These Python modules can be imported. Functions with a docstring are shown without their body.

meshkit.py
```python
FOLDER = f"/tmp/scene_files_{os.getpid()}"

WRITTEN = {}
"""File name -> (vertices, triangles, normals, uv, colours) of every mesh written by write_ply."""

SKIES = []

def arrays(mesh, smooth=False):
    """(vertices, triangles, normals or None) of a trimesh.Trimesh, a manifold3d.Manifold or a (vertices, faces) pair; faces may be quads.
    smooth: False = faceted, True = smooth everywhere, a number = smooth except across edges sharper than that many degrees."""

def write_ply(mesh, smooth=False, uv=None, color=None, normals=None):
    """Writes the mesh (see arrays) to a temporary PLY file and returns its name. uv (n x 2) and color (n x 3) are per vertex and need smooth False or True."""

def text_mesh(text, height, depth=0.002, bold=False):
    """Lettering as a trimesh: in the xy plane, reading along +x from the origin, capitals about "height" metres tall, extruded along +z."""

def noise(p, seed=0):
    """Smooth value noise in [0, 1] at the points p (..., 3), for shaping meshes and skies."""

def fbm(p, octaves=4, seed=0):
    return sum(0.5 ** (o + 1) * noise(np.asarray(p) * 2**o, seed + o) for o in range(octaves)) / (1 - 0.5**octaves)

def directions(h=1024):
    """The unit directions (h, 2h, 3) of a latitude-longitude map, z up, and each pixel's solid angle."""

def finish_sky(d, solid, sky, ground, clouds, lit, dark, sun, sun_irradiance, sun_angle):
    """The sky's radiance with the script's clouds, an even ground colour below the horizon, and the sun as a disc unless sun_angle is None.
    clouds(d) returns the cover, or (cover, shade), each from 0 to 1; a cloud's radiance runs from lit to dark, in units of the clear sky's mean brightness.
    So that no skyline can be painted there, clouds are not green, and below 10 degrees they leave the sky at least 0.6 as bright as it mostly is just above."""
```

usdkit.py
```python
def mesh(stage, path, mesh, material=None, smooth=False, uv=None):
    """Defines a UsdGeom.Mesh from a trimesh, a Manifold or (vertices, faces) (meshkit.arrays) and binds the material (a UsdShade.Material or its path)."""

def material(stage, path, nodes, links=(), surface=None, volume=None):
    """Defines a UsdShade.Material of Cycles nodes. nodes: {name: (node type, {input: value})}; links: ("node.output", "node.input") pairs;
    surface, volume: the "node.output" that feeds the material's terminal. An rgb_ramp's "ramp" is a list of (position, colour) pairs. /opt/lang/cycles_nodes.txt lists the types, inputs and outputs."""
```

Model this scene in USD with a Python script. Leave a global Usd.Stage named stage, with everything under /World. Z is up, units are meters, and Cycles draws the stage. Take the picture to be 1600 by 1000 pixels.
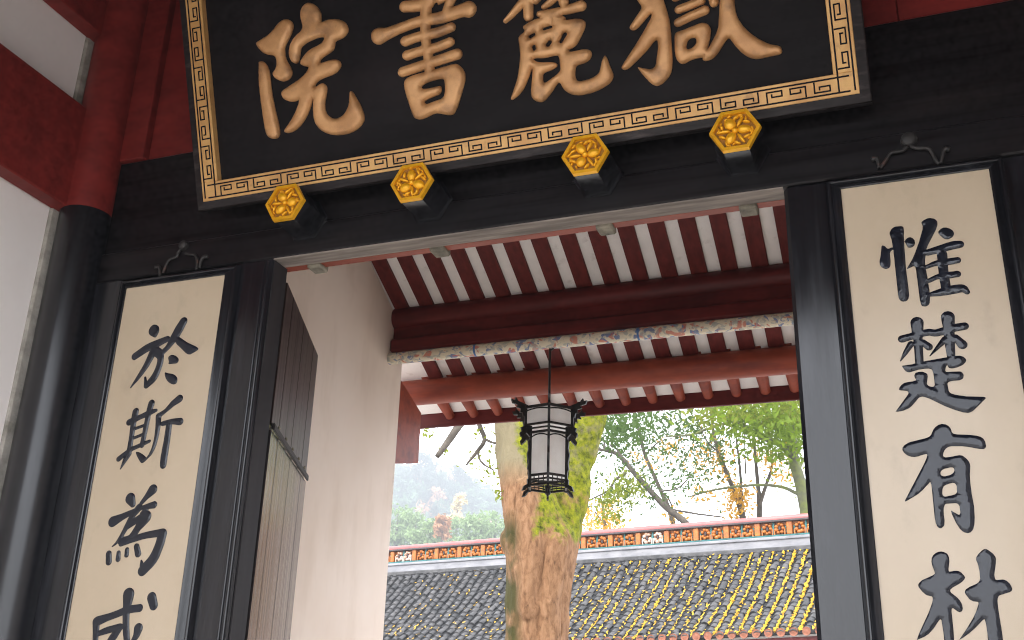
import math, random
import numpy as np, trimesh, shapely, manifold3d
from shapely import Polygon, MultiPolygon, Point, union_all
from shapely.geometry import LineString
import usdkit, meshkit
from pxr import Usd, UsdGeom, UsdLux, UsdShade, Gf, Sdf

stage = Usd.Stage.CreateInMemory()
UsdGeom.SetStageUpAxis(stage, "Z")
UsdGeom.SetStageMetersPerUnit(stage, 1.0)
W = UsdGeom.Xform.Define(stage, "/World")
UsdGeom.Scope.Define(stage, "/World/Looks")
V = np.array

# ------------------------------------------------------------------ camera
CAM = V([1.221, -3.22, 1.6])
RM = V([[0.93801533, 0.34548449, 0.02770764], [-0.10258443, 0.35310494, -0.92994265], [-0.33106446, 0.86945809, 0.36665918]])
FPX = 1656.8
cam = UsdGeom.Camera.Define(stage, "/World/camera")
m4 = Gf.Matrix4d(1.0)
for i, row in enumerate((RM[0], -RM[1], -RM[2])):
    m4.SetRow(i, Gf.Vec4d(*map(float, row), 0.0))
m4.SetRow(3, Gf.Vec4d(*map(float, CAM), 1.0))
cam.AddTransformOp().Set(m4)
cam.CreateHorizontalApertureAttr(36.0)
cam.CreateVerticalApertureAttr(22.5)
cam.CreateFocalLengthAttr(36.0 * FPX / 1600)
cam.CreateClippingRangeAttr(Gf.Vec2f(0.05, 2000))
cam.CreateExposureAttr(1.95)


def ray(x, y):
    return RM.T @ V([(x - 800) / FPX, (y - 500) / FPX, 1.0])


def at(x, y, Y):
    """the point of the upright plane y = Y (parallel to the gate front) seen at a place of the photograph"""
    r = ray(x, y)
    return CAM + r * (Y - CAM[1]) / r[1]


# ------------------------------------------------------------------ sky and sun (overcast)
SUN_EL, SUN_AZ = math.radians(48), math.radians(200)       # rotation = atan2(x, y)
SKY = 0.1
mat_sky = usdkit.material(stage, "/World/Looks/sky_overcast", {
    "sky": ("sky_texture", {"sky_type": "single_scattering", "sun_disc": False, "sun_elevation": SUN_EL, "sun_rotation": SUN_AZ, "aerosol_density": 2.0}),
    "tc": ("texture_coordinate", {}),
    "n": ("noise_texture", {"scale": 2.2, "detail": 5.0, "roughness": 0.55}),
    "r": ("rgb_ramp", {"ramp": [(0.25, (8.7, 8.95, 9.7)), (0.75, (11.0, 11.3, 12.0))]}),
    "mx": ("mix", {"fac": 0.9}),
    "b": ("background_shader", {"strength": SKY})},
    [("tc.generated", "n.vector"), ("n.fac", "r.fac"), ("sky.color", "mx.color1"), ("r.color", "mx.color2"), ("mx.color", "b.color")], surface="b.background")
dome = UsdLux.DomeLight.Define(stage, "/World/sky")
UsdShade.MaterialBindingAPI.Apply(dome.GetPrim()).Bind(mat_sky)
sun = UsdLux.DistantLight.Define(stage, "/World/sun")
sun.CreateNormalizeAttr(True)
sun.CreateIntensityAttr(0.3)
sun.CreateAngleAttr(20.0)
sun.CreateColorAttr(Gf.Vec3f(1.0, 0.96, 0.9))
sd = V([math.sin(SUN_AZ) * math.cos(SUN_EL), math.cos(SUN_AZ) * math.cos(SUN_EL), math.sin(SUN_EL)])
zx = sd / np.linalg.norm(sd); xx = np.cross([0, 0, 1.0], zx); xx /= np.linalg.norm(xx); yx = np.cross(zx, xx)
sm = Gf.Matrix4d(1.0)
for i, row in enumerate((xx, yx, zx)):
    sm.SetRow(i, Gf.Vec4d(*map(float, row), 0.0))
sun.AddTransformOp().Set(sm)
for p_, k_ in ((dome.GetPrim(), "structure"),):
    p_.SetCustomDataByKey("kind", k_)
    p_.SetCustomDataByKey("label", "pale overcast sky")
    p_.SetCustomDataByKey("category", "sky")

# ------------------------------------------------------------------ helpers
_used = {}


def numbered(parent, name):
    k = (parent, name)
    n = _used.get(k, -1) + 1
    _used[k] = n
    return name if n == 0 else f"{name}_{n:03d}"


def tag(prim, label=None, cat=None, group=None, kind=None):
    for k, v in (("label", label), ("category", cat), ("group", group), ("kind", kind)):
        if v:
            prim.SetCustomDataByKey(k, v)
    return prim


def thing(name, label, cat, loc=(0, 0, 0), group=None, kind=None):
    p = "/World/" + numbered("/World", name)
    x = UsdGeom.Xform.Define(stage, p)
    x.AddTranslateOp().Set(Gf.Vec3d(*map(float, loc)))
    tag(x.GetPrim(), label, cat, group, kind)
    x.GetPrim().SetCustomDataByKey("loc", "")
    x.GetPrim().ClearCustomDataByKey("loc")
    LOC[p] = V(loc, float)
    return p


LOC = {"/World": V([0, 0, 0.0])}


def part(parent, name, mesh, mat, smooth=False, label=None, cat=None, group=None, kind=None):
    """defines one Mesh under parent from a mesh given in world coordinates"""
    p = parent + "/" + numbered(parent, name)
    base = LOC.get(parent, V([0, 0, 0.0]))
    v, f, n = meshkit.arrays(mesh, smooth)
    v = v - base
    g = UsdGeom.Mesh.Define(stage, p)
    from pxr import Vt
    g.CreatePointsAttr(Vt.Vec3fArray.FromNumpy(v.astype(np.float32)))
    g.CreateFaceVertexCountsAttr(Vt.IntArray.FromNumpy(np.full(len(f), 3, np.int32)))
    g.CreateFaceVertexIndicesAttr(Vt.IntArray.FromNumpy(f.astype(np.int32).ravel()))
    g.CreateSubdivisionSchemeAttr("none")
    if n is not None:
        g.CreateNormalsAttr(Vt.Vec3fArray.FromNumpy(n.astype(np.float32)))
        g.SetNormalsInterpolation("vertex")
    UsdShade.MaterialBindingAPI.Apply(g.GetPrim()).Bind(mat)
    tag(g.GetPrim(), label, cat, group, kind)
    LOC[p] = base
    return p


def cat(ms):
    return trimesh.util.concatenate(ms)


def hullpts(p):
    return trimesh.convex.convex_hull(np.asarray(p, float))


def cbox(lo, hi, c=0.004):
    """box with chamfered edges"""
    lo, hi = V(lo, float), V(hi, float)
    lo, hi = np.minimum(lo, hi), np.maximum(lo, hi)
    c = min(c, 0.45 * (hi - lo).min())
    if c <= 0:
        return trimesh.creation.box(bounds=[lo, hi])
    pts = []
    for ax in range(3):
        l, h = lo + c, hi - c
        l[ax], h[ax] = lo[ax], hi[ax]
        for i in range(8):
            pts.append([(l, h)[(i >> k) & 1][k] for k in range(3)])
    return hullpts(pts)


def frame_of(d, up=(0, 0, 1)):
    d = V(d, float) / np.linalg.norm(d)
    s = np.cross(d, up)
    if np.linalg.norm(s) < 1e-6:
        s = np.cross(d, (0, 1, 0))
    s /= np.linalg.norm(s)
    return d, s, np.cross(s, d)


def beam(p0, p1, w, h, c=0.004, up=(0, 0, 1)):
    """chamfered bar from p0 to p1 (centre line), width w across, height h along up"""
    p0, p1 = V(p0, float), V(p1, float)
    L = np.linalg.norm(p1 - p0)
    d, s, u = frame_of(p1 - p0, up)
    b = cbox((0, -w / 2, -h / 2), (L, w / 2, h / 2), c)
    b.vertices = p0 + b.vertices @ V([d, s, u])
    return b if np.linalg.det(V([d, s, u])) > 0 else (b.invert() or b)


def tube(pts, rad, n=10, caps=True):
    pts = V(pts, float)
    rad = np.broadcast_to(V(rad, float), len(pts))
    t = np.gradient(pts, axis=0)
    t /= np.linalg.norm(t, axis=1)[:, None]
    s = np.cross(t[0], [0.13, 0.29, 0.95]); s /= np.linalg.norm(s)
    vs = []
    for i in range(len(pts)):
        s = s - t[i] * (s @ t[i]); s /= np.linalg.norm(s)
        b = np.cross(t[i], s)
        a = np.arange(n) / n * 2 * np.pi
        vs.append(pts[i] + rad[i] * (np.cos(a)[:, None] * s + np.sin(a)[:, None] * b))
    vs = np.concatenate(vs)
    f = []
    for i in range(len(pts) - 1):
        for k in range(n):
            a, b = i * n + k, i * n + (k + 1) % n
            f += [[a, b, b + n], [a, b + n, a + n]]
    if caps:
        vs = np.vstack([vs, pts[0], pts[-1]])
        c0, c1 = len(vs) - 2, len(vs) - 1
        e = (len(pts) - 1) * n
        for k in range(n):
            f += [[c0, (k + 1) % n, k], [c1, e + k, e + (k + 1) % n]]
    return trimesh.Trimesh(vs, f, process=False)


def spline(pts, n=6):
    pts = V(pts, float)
    P = np.vstack([2 * pts[0] - pts[1], pts, 2 * pts[-1] - pts[-2]])
    out = []
    for i in range(1, len(P) - 2):
        for t in np.arange(n) / n:
            a, b, c, d = P[i - 1:i + 3]
            out.append(0.5 * (2 * b + (c - a) * t + (2 * a - 5 * b + 4 * c - d) * t * t + (3 * b - a - 3 * c + d) * t ** 3))
    return V(out + [pts[-1]])


def xcyl(x0, x1, y, z, r, n=28):
    return tube([[x0, y, z], [x1, y, z]], r, n)


# ------------------------------------------------------------------ materials
def mat(name, col, rough=0.5, var=0.0, scale=6.0, stretch=(1, 1, 1), bump=0.0, bscale=None, metal=0.0, col2=None, spec=0.5, coat=0.0,
        lo=0.35, hi=0.65, rvar=0.0, detail=6.0, island=0.0, coatr=0.1, extra=None):
    """procedural paint / wood / plaster: noise between two colours in world space, uneven gloss, fine relief"""
    c1 = V(col, float)
    c2 = V(col2, float) if col2 is not None else c1 * (1 - var)
    nodes = {"g": ("geometry", {}), "mp": ("mapping", {"scale": stretch}),
             "n": ("noise_texture", {"scale": scale, "detail": detail, "roughness": 0.6}),
             "r": ("rgb_ramp", {"ramp": [(lo, tuple(c2)), (hi, tuple(c1))]}),
             "p": ("principled_bsdf", {"roughness": rough, "metallic": metal, "specular_ior_level": spec, "coat_weight": coat, "coat_roughness": coatr})}
    links = [("g.position", "mp.vector"), ("mp.vector", "n.vector"), ("n.fac", "r.fac")]
    out = "r.color"
    if island:
        nodes["iv"] = ("map_range", {"from_min": 0.0, "from_max": 1.0, "to_min": 1 - island, "to_max": 1 + island})
        nodes["hs"] = ("hsv", {})
        links += [("g.random_per_island", "iv.value"), ("iv.result", "hs.value"), (out, "hs.color")]
        out = "hs.color"
    if extra:                                       # second layer of colour: (noise scale, colour, lo, hi, stretch)
        nodes["mp2"] = ("mapping", {"scale": extra.get("stretch", (1, 1, 1))})
        nodes["n2"] = ("noise_texture", {"scale": extra["scale"], "detail": 5.0, "roughness": 0.6})
        nodes["r2"] = ("rgb_ramp", {"ramp": [(extra["lo"], (0, 0, 0)), (extra["hi"], (extra.get("amt", 1.0),) * 3)]})
        nodes["m2"] = ("mix", {"color2": extra["col"]})
        links += [("g.position", "mp2.vector"), ("mp2.vector", "n2.vector"), ("n2.fac", "r2.fac"), ("r2.color", "m2.fac"), (out, "m2.color1")]
        out = "m2.color"
    links.append((out, "p.base_color"))
    if rvar:
        nodes["n3"] = ("noise_texture", {"scale": scale * 0.7, "detail": 4.0})
        nodes["mr"] = ("map_range", {"from_min": 0.3, "from_max": 0.7, "to_min": max(0.02, rough - rvar), "to_max": rough + rvar})
        links += [("mp.vector", "n3.vector"), ("n3.fac", "mr.value"), ("mr.result", "p.roughness")]
    if bump:
        nodes["n4"] = ("noise_texture", {"scale": bscale or scale * 3, "detail": 6.0, "roughness": 0.6})
        nodes["b"] = ("bump", {"strength": 0.6, "distance": bump})
        links += [("mp.vector", "n4.vector"), ("n4.fac", "b.height"), ("b.normal", "p.normal")]
    return usdkit.material(stage, "/World/Looks/" + name, nodes, links, surface="p.BSDF")


M = {}
M["lacquer"] = mat("black_lacquer", (0.008, 0.008, 0.010), 0.17, 0.4, 3.0, (14, 14, 0.6), 0.0005, 1.6, rvar=0.05, spec=0.6, extra={"scale": 2.0, "col": (0.026, 0.026, 0.032), "lo": 0.5, "hi": 0.8, "stretch": (5, 5, 1)})
M["lacquer_x"] = mat("black_lacquer_beam", (0.008, 0.0065, 0.0075), 0.36, 0.4, 3.0, (0.6, 14, 14), 0.0005, 1.6, rvar=0.08, spec=0.28, extra={"scale": 2.0, "col": (0.014, 0.011, 0.011), "lo": 0.5, "hi": 0.75, "stretch": (1, 5, 5)})
M["matteblack"] = mat("dull_black_paint", (0.022, 0.018, 0.019), 0.6, 0.4, 3.0, (6, 6, 0.6), 0.0008, 3.0, spec=0.2)
M["column"] = mat("black_column_paint", (0.008, 0.008, 0.010), 0.27, 0.3, 3.0, (4, 4, 0.5), 0.0004, 3.0, rvar=0.05, spec=0.6)
M["red"] = mat("dark_red_paint", (0.20, 0.020, 0.016), 0.5, 0.35, 4.0, (1, 3, 3), 0.001, 12, rvar=0.08, spec=0.3)
M["red_shaded"] = mat("shaded_red_paint", (0.115, 0.013, 0.011), 0.5, 0.35, 4.0, (0.7, 4, 4), 0.001, 12, rvar=0.08, spec=0.25, extra={"scale": 3.0, "col": (0.04, 0.008, 0.008), "lo": 0.55, "hi": 0.75, "stretch": (0.6, 3, 3)})  # darker copy of the red, shade under the roof put into its colour
M["red_rafter"] = mat("rafter_red_paint", (0.135, 0.018, 0.014), 0.6, 0.35, 6.0, (5, 1, 5), 0.001, 10, spec=0.25)
M["red_lit"] = mat("lit_red_paint", (0.27, 0.048, 0.020), 0.5, 0.3, 5.0, (1, 3, 3), 0.001, 12, spec=0.3, extra={"scale": 3.0, "col": (0.12, 0.02, 0.015), "lo": 0.52, "hi": 0.72, "stretch": (0.6, 3, 3)})  # lighter copy of the beam red, with the eave light put into its colour
M["plaster"] = mat("white_plaster", (0.76, 0.645, 0.555), 0.8, 0.0, 1.3, (1, 1, 0.7), 0.003, 7, col2=(0.69, 0.555, 0.45), lo=0.3, hi=0.7, extra={"scale": 5.0, "col": (0.58, 0.45, 0.35), "lo": 0.50, "hi": 0.78, "amt": 0.55, "stretch": (1, 1.4, 0.35)})
M["plaster_side"] = mat("side_wall_plaster", (0.85, 0.80, 0.77), 0.85, 0.0, 0.9, (1, 1, 1), 0.0005, 60, col2=(0.79, 0.73, 0.69))
M["mortar"] = mat("grey_plaster_edge", (0.42, 0.39, 0.34), 0.9, 0.4, 14.0, (1, 1, 1), 0.003, 40, extra={"scale": 9.0, "col": (0.16, 0.15, 0.12), "lo": 0.55, "hi": 0.75})
M["boarding"] = mat("white_roof_boarding", (0.90, 0.85, 0.81), 0.85, 0.08, 7.0, (1, 1, 1), 0.001, 30, extra={"scale": 16.0, "col": (0.45, 0.38, 0.33), "lo": 0.6, "hi": 0.8, "amt": 0.5})
M["oldboard"] = mat("dark_ceiling_boards", (0.10, 0.055, 0.045), 0.8, 0.4, 3.0, (8, 1, 1))
M["soffit"] = mat("weathered_pale_wood", (0.30, 0.255, 0.22), 0.8, 0.5, 3.0, (1.2, 14, 14), 0.0015, 4, spec=0.15, extra={"scale": 2.0, "col": (0.12, 0.10, 0.09), "lo": 0.45, "hi": 0.72, "stretch": (1.5, 10, 10), "amt": 0.8})
M["oldwood"] = mat("grey_old_wood", (0.24, 0.21, 0.155), 0.8, 0.6, 16.0, (1, 1, 1), 0.002, 30)
M["cream"] = mat("cream_lacquer_board", (0.53, 0.43, 0.31), 0.28, 0.0, 1.6, (1, 1, 0.7), 0.0003, 40, col2=(0.47, 0.37, 0.255), rvar=0.05, spec=0.6, extra={"scale": 9.0, "col": (0.33, 0.26, 0.18), "lo": 0.58, "hi": 0.8, "amt": 0.5, "stretch": (1, 1, 0.6)})
M["ink"] = mat("black_character_lacquer", (0.010, 0.012, 0.020), 0.16, 0.3, 10.0, (1, 1, 1), 0.0006, 14, rvar=0.04)
M["goldleaf"] = mat("aged_gold_lettering", (0.66, 0.36, 0.155), 0.42, 0.0, 9.0, (1, 1, 1), 0.0012, 30, metal=0.25, col2=(0.46, 0.23, 0.09), rvar=0.08,
                    extra={"scale": 11.0, "col": (0.20, 0.10, 0.05), "lo": 0.52, "hi": 0.75, "amt": 0.8})
M["goldband"] = mat("gilded_border", (0.66, 0.39, 0.14), 0.45, 0.0, 8.0, (1, 1, 1), 0.0008, 40, metal=0.2, col2=(0.52, 0.27, 0.09), rvar=0.08,
                    extra={"scale": 20.0, "col": (0.16, 0.08, 0.04), "lo": 0.58, "hi": 0.8, "amt": 0.6})
M["gilt"] = mat("bright_gilding", (0.86, 0.43, 0.015), 0.34, 0.0, 30.0, (1, 1, 1), 0.0006, 80, metal=0.35, col2=(0.80, 0.38, 0.01), rvar=0.08)
M["giltdark"] = mat("gilding_recess", (0.34, 0.15, 0.012), 0.6, 0.4, 40.0, (1, 1, 1), metal=0.1)
M["signblack"] = mat("black_sign_field", (0.008, 0.006, 0.007), 0.6, 0.4, 4.0, (1, 6, 6), 0.0006, 14, rvar=0.1, spec=0.15, extra={"scale": 3.0, "col": (0.014, 0.010, 0.011), "lo": 0.5, "hi": 0.75})
M["signframe"] = mat("worn_dark_frame", (0.018, 0.013, 0.013), 0.55, 0.5, 6.0, (2, 12, 12), 0.002, 6, rvar=0.1, spec=0.3, extra={"scale": 12.0, "col": (0.06, 0.046, 0.045), "lo": 0.55, "hi": 0.75, "stretch": (0.6, 3, 3)})
M["iron"] = mat("wrought_iron", (0.035, 0.032, 0.03), 0.55, 0.4, 30.0, (1, 1, 1), 0.001, 60, metal=0.3, extra={"scale": 20.0, "col": (0.09, 0.045, 0.035), "lo": 0.6, "hi": 0.7})
M["door"] = mat("dark_brown_door_lacquer", (0.034, 0.025, 0.026), 0.17, 0.5, 3.0, (22, 22, 0.25), 0.0012, 2.4, rvar=0.06, spec=1.0)
M["door_upper"] = mat("dull_brown_door_paint", (0.030, 0.016, 0.014), 0.42, 0.5, 3.0, (22, 22, 0.25), 0.001, 2.4, rvar=0.06, spec=0.3)
M["lanternwood"] = mat("black_lantern_wood", (0.012, 0.010, 0.009), 0.38, 0.4, 30.0, (1, 1, 1), 0.0006, 60)
M["tile"] = mat("grey_roof_tile", (0.26, 0.25, 0.252), 0.75, 0.4, 9.0, (1, 1, 1), 0.004, 30, island=0.6, extra={"scale": 3.0, "col": (0.03, 0.031, 0.033), "lo": 0.42, "hi": 0.62, "amt": 0.85})
M["pantile"] = mat("dark_channel_tile", (0.035, 0.035, 0.038), 0.8, 0.5, 9.0, (1, 1, 1), 0.004, 30, island=0.3)
M["eavetile"] = mat("brown_end_tile", (0.30, 0.10, 0.05), 0.6, 0.4, 20.0, (1, 1, 1), 0.002, 60)
M["ridgewhite"] = mat("whitewashed_ridge", (0.30, 0.295, 0.31), 0.85, 0.0, 2.2, (1, 1, 3), 0.002, 30, col2=(0.20, 0.20, 0.215), extra={"scale": 3.0, "col": (0.14, 0.14, 0.14), "lo": 0.58, "hi": 0.75, "stretch": (1, 1, 3), "amt": 0.8})
M["glaze_orange"] = mat("orange_glaze", (0.62, 0.20, 0.02), 0.3, 0.0, 14.0, col2=(0.42, 0.11, 0.015), island=0.25)
M["glaze_amber"] = mat("amber_glaze", (0.50, 0.17, 0.02), 0.35, 0.0, 9.0, col2=(0.30, 0.08, 0.015))
M["glaze_teal"] = mat("teal_glaze", (0.03, 0.16, 0.16), 0.3, 0.5, 12.0)
M["glaze_white"] = mat("pale_glaze", (0.62, 0.52, 0.46), 0.35, 0.0, 12.0, col2=(0.55, 0.25, 0.14))
M["glaze_pink"] = mat("pink_cap_tile", (0.46, 0.13, 0.12), 0.4, 0.0, 3.0, col2=(0.34, 0.09, 0.09))
M["glaze_dark"] = mat("dark_ridge_tile", (0.07, 0.05, 0.05), 0.5, 0.3, 10.0)  # dark glazed tile colour of the ridge strip and knobs
M["paving"] = mat("stone_paving", (0.44, 0.42, 0.39), 0.8, 0.3, 1.5, (1, 1, 1), 0.003, 12)
M["earth"] = mat("courtyard_earth", (0.42, 0.40, 0.37), 0.9, 0.3, 0.4, (1, 1, 1))


def leafmat(name, c1, c2, trans=0.35):
    return usdkit.material(stage, "/World/Looks/" + name, {
        "g": ("geometry", {}), "r": ("rgb_ramp", {"ramp": [(0, c1), (1, c2)]}),
        "p": ("principled_bsdf", {"roughness": 0.5, "specular_ior_level": 0.3}), "t": ("translucent_bsdf", {}), "m": ("mix_closure", {"fac": trans})},
        [("g.random_per_island", "r.fac"), ("r.color", "p.base_color"), ("r.color", "t.color"), ("p.BSDF", "m.closure1"), ("t.BSDF", "m.closure2")], surface="m.closure")


# ------------------------------------------------------------------ brush lettering (outlines and strokes of the photographed characters)
# name: (x offset, y offset, scale, outlines, holes, strokes); a stroke is x,y,radius triples
GLYPHS = {}


def G(name, ox, oy, sc, out="", holes="", strokes="", cut=""):
    GLYPHS[name] = (ox, oy, sc, out, holes, strokes, cut)


G("yuan", 390, 0, 4.444,
  "265,133 300,150 312,185 290,250 250,320 247,365 258,420 290,465 302,505 290,545 250,570 210,562 175,540 165,510 190,480 197,430 180,385 120,382 80,355 50,310 60,290 110,265 165,220 205,165 235,140;"
  "75,425 110,430 140,480 150,560 160,660 185,780 212,880 215,945 185,968 140,960 115,920 100,800 80,680 70,560 70,450;"
  "400,22 370,50 355,100 365,150 378,205 330,245 290,300 275,370 290,425 320,447 345,432 355,390 358,345 365,325 420,285 520,252 525,285 490,315 430,340 385,385 358,430 360,455 405,465 422,470 400,510 350,555 290,595 240,625 225,655 240,690 290,712 340,700 355,690 335,760 300,830 250,900 248,925 290,925 340,895 385,840 420,770 440,700 448,680 445,780 455,850 490,900 540,930 600,942 680,935 750,905 795,855 803,810 780,740 750,690 725,645 708,630 698,650 698,720 680,770 650,810 600,830 560,815 530,780 525,720 540,650 543,610 530,585 505,578 475,600 465,610 455,590 490,555 540,535 600,515 635,475 640,440 620,415 580,415 530,430 495,445 492,420 520,395 570,365 593,340 595,305 600,285 650,270 685,235 690,195 670,155 625,135 560,135 510,155 498,160 505,120 495,75 465,40 435,22")
G("shu", 570, 0, 5.0,
  "310,640 340,605 450,570 560,545 700,500 740,505 785,560 792,610 770,700 735,820 705,890 670,905 600,890 560,885 520,900 460,935 405,935 380,905 345,800 315,700",
  "440,690 460,660 550,625 615,615 632,640 632,740 610,775 540,795 490,820 465,800 480,785 530,760 600,735 605,670 560,680 480,700",
  "500,-120,45 480,120,42 480,300,38 500,450,38 515,590,40;315,55,42 450,40,45 650,-40,45;690,-30,38 640,90,32;115,285,62 180,265,45 300,215,38 450,165,40 600,140,45 760,85,50 815,75,62;"
  "320,325,38 420,290,36 560,260,38 680,215,35;335,435,38 430,405,35 560,375,36 670,330,36;300,565,38 420,525,38 560,480,38 725,425,42;250,-70,40 500,-120,40 760,-180,45;420,-200,40 500,-120,42", "550,65,20 560,38,16")
G("lu", 780, 0, 5.714,
  "220,235 290,190 360,165 500,130 600,150 590,190 700,165 770,185 778,230 745,310 700,400 650,440 625,440 625,470 700,455 770,440 820,450 835,490 810,540 760,570 690,585 680,640 680,690 705,735 800,715 870,680 905,640 915,560 945,490 970,520 990,590 1020,650 1022,700 990,750 900,805 790,845 690,855 630,840 575,800 555,745 525,740 500,790 440,870 400,912 350,915 305,890 285,840 295,740 305,650 300,600 285,640 260,720 210,820 150,880 110,900 110,870 150,770 180,640 195,500 185,400 172,330 240,285 215,255",
  "300,520 400,525 520,492 540,510 550,590 552,640 480,700 400,755 392,700 395,655 470,630 520,600 525,570 480,555 400,560 330,555",
  "60,190,20 110,140,28 170,70,35 230,0,40 250,-80,40;265,150,44 262,60,45 262,-80,45;400,65,22 450,30,30 520,-40,40;580,25,45 560,-60,45;330,10,30 380,-40,30;365,130,28 470,115,32 600,95,38 735,55,48;120,-90,40 420,-130,40 700,-170,40",
  "285,328,18 312,312,16;405,262,14 465,245,14;312,420,18 318,440,16;440,400,22 455,380,20;555,375,15 590,310,20")
G("yue", 960, 0, 5.714,
  "190,-30 215,20 250,65 240,95 140,235 140,268 180,275 220,250 320,125 340,130 330,170 210,380 65,595 70,625 110,628 160,590 290,460 385,335 395,420 380,540 370,600 330,625 260,615 205,595 230,640 320,745 375,775 430,755 500,680 522,600 518,450 508,300 495,180 470,90 440,0 430,-60 300,-120;"
  "540,295 600,280 740,220 800,202 850,225 868,280 850,380 820,500 800,515 720,525 670,545 620,578 570,560 545,500 540,400;"
  "950,-80 940,60 935,180 930,260 880,370 800,510 785,540 830,550 900,515 960,430 1020,325 1060,390 1140,480 1220,525 1290,532 1390,505 1490,490 1502,450 1480,410 1400,405 1300,360 1200,290 1120,200 1075,90 1070,-80",
  "660,355 710,335 738,355 730,400 690,440 650,445 640,420",
  "575,90,36 680,50,38 780,10,36;570,205,38 680,150,40 810,95,42;540,-10,28 650,-50,30;890,25,42 880,-40,42;840,-90,40 1000,-120,40 1200,-140,42")
G("wei", 1360, 330, 6.25,
  "105,330 150,345 170,375 215,350 225,375 185,400 200,480 195,550 150,570 100,545 85,500 105,420;180,215 220,155 300,143 330,160 325,250 335,400 350,600 380,800 375,865 325,890 275,865 262,740 245,560 225,380 205,260;"
  "330,298 360,260 400,252 440,290 430,345 370,365 350,320;490,110 540,75 590,65 640,80 660,115 640,190 545,360 540,420 530,500 550,620 575,760 585,880 570,920 530,935 490,920 475,800 455,650 440,530 400,545 360,568 355,555 400,495 460,350 500,220 515,150;"
  "655,210 680,175 730,155 800,180 822,220 800,260 740,282 690,250", "",
  "560,405,33 680,370,38 800,335,43 875,325,38;550,545,20 640,510,28 760,495,34 850,480,34;575,680,22 660,640,26 770,625,34 850,615,34;590,815,22 700,790,40 820,765,46 900,755,40 945,790,26;700,420,46 715,600,44 740,760,44")
G("chu", 1390, 480, 5.714,
  "110,520 190,515 280,490 420,465 560,440 640,430 690,465 670,510 590,545 525,548 520,515 500,530 495,580 530,580 640,570 668,610 645,655 515,660 520,720 535,770 620,790 720,800 875,798 830,845 740,935 690,948 600,925 480,880 370,820 275,790 230,850 165,915 50,940 60,920 130,830 185,750 100,745 78,735 110,685 160,668 235,660 235,640 215,615 235,580 300,575 345,600 335,650 330,700 405,720 400,640 385,560 350,545 240,560 160,590 115,540", "",
  "245,140,56 248,220,46 255,320,38 265,490,36;110,285,34 200,260,32 340,225,32 420,230,34 560,190,36 670,170,36;190,330,28 140,410,20 97,480,5;300,315,28 350,355,34;520,90,58 528,180,48 535,300,44 550,440,34;490,290,28 430,360,17 360,435,5;590,270,28 650,335,43")
G("you", 1390, 655, 5.405,
  "355,130 370,80 420,40 480,42 520,80 528,128 640,130 750,140 800,165 820,235 790,258 700,240 600,225 475,230 440,325 520,320 600,298 650,330 685,380 675,480 690,620 718,750 720,880 700,950 655,968 600,940 555,870 510,765 540,785 590,815 600,790 585,705 500,715 460,715 455,800 470,890 435,928 395,905 378,820 365,680 350,520 330,545 250,630 180,670 120,705 150,650 230,500 335,290 280,300 220,322 160,315 110,275 105,235 160,195 250,175 330,155",
  "425,430 530,400 553,430 530,470 435,490;445,575 480,550 562,530 575,630 520,645 445,660")
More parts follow.
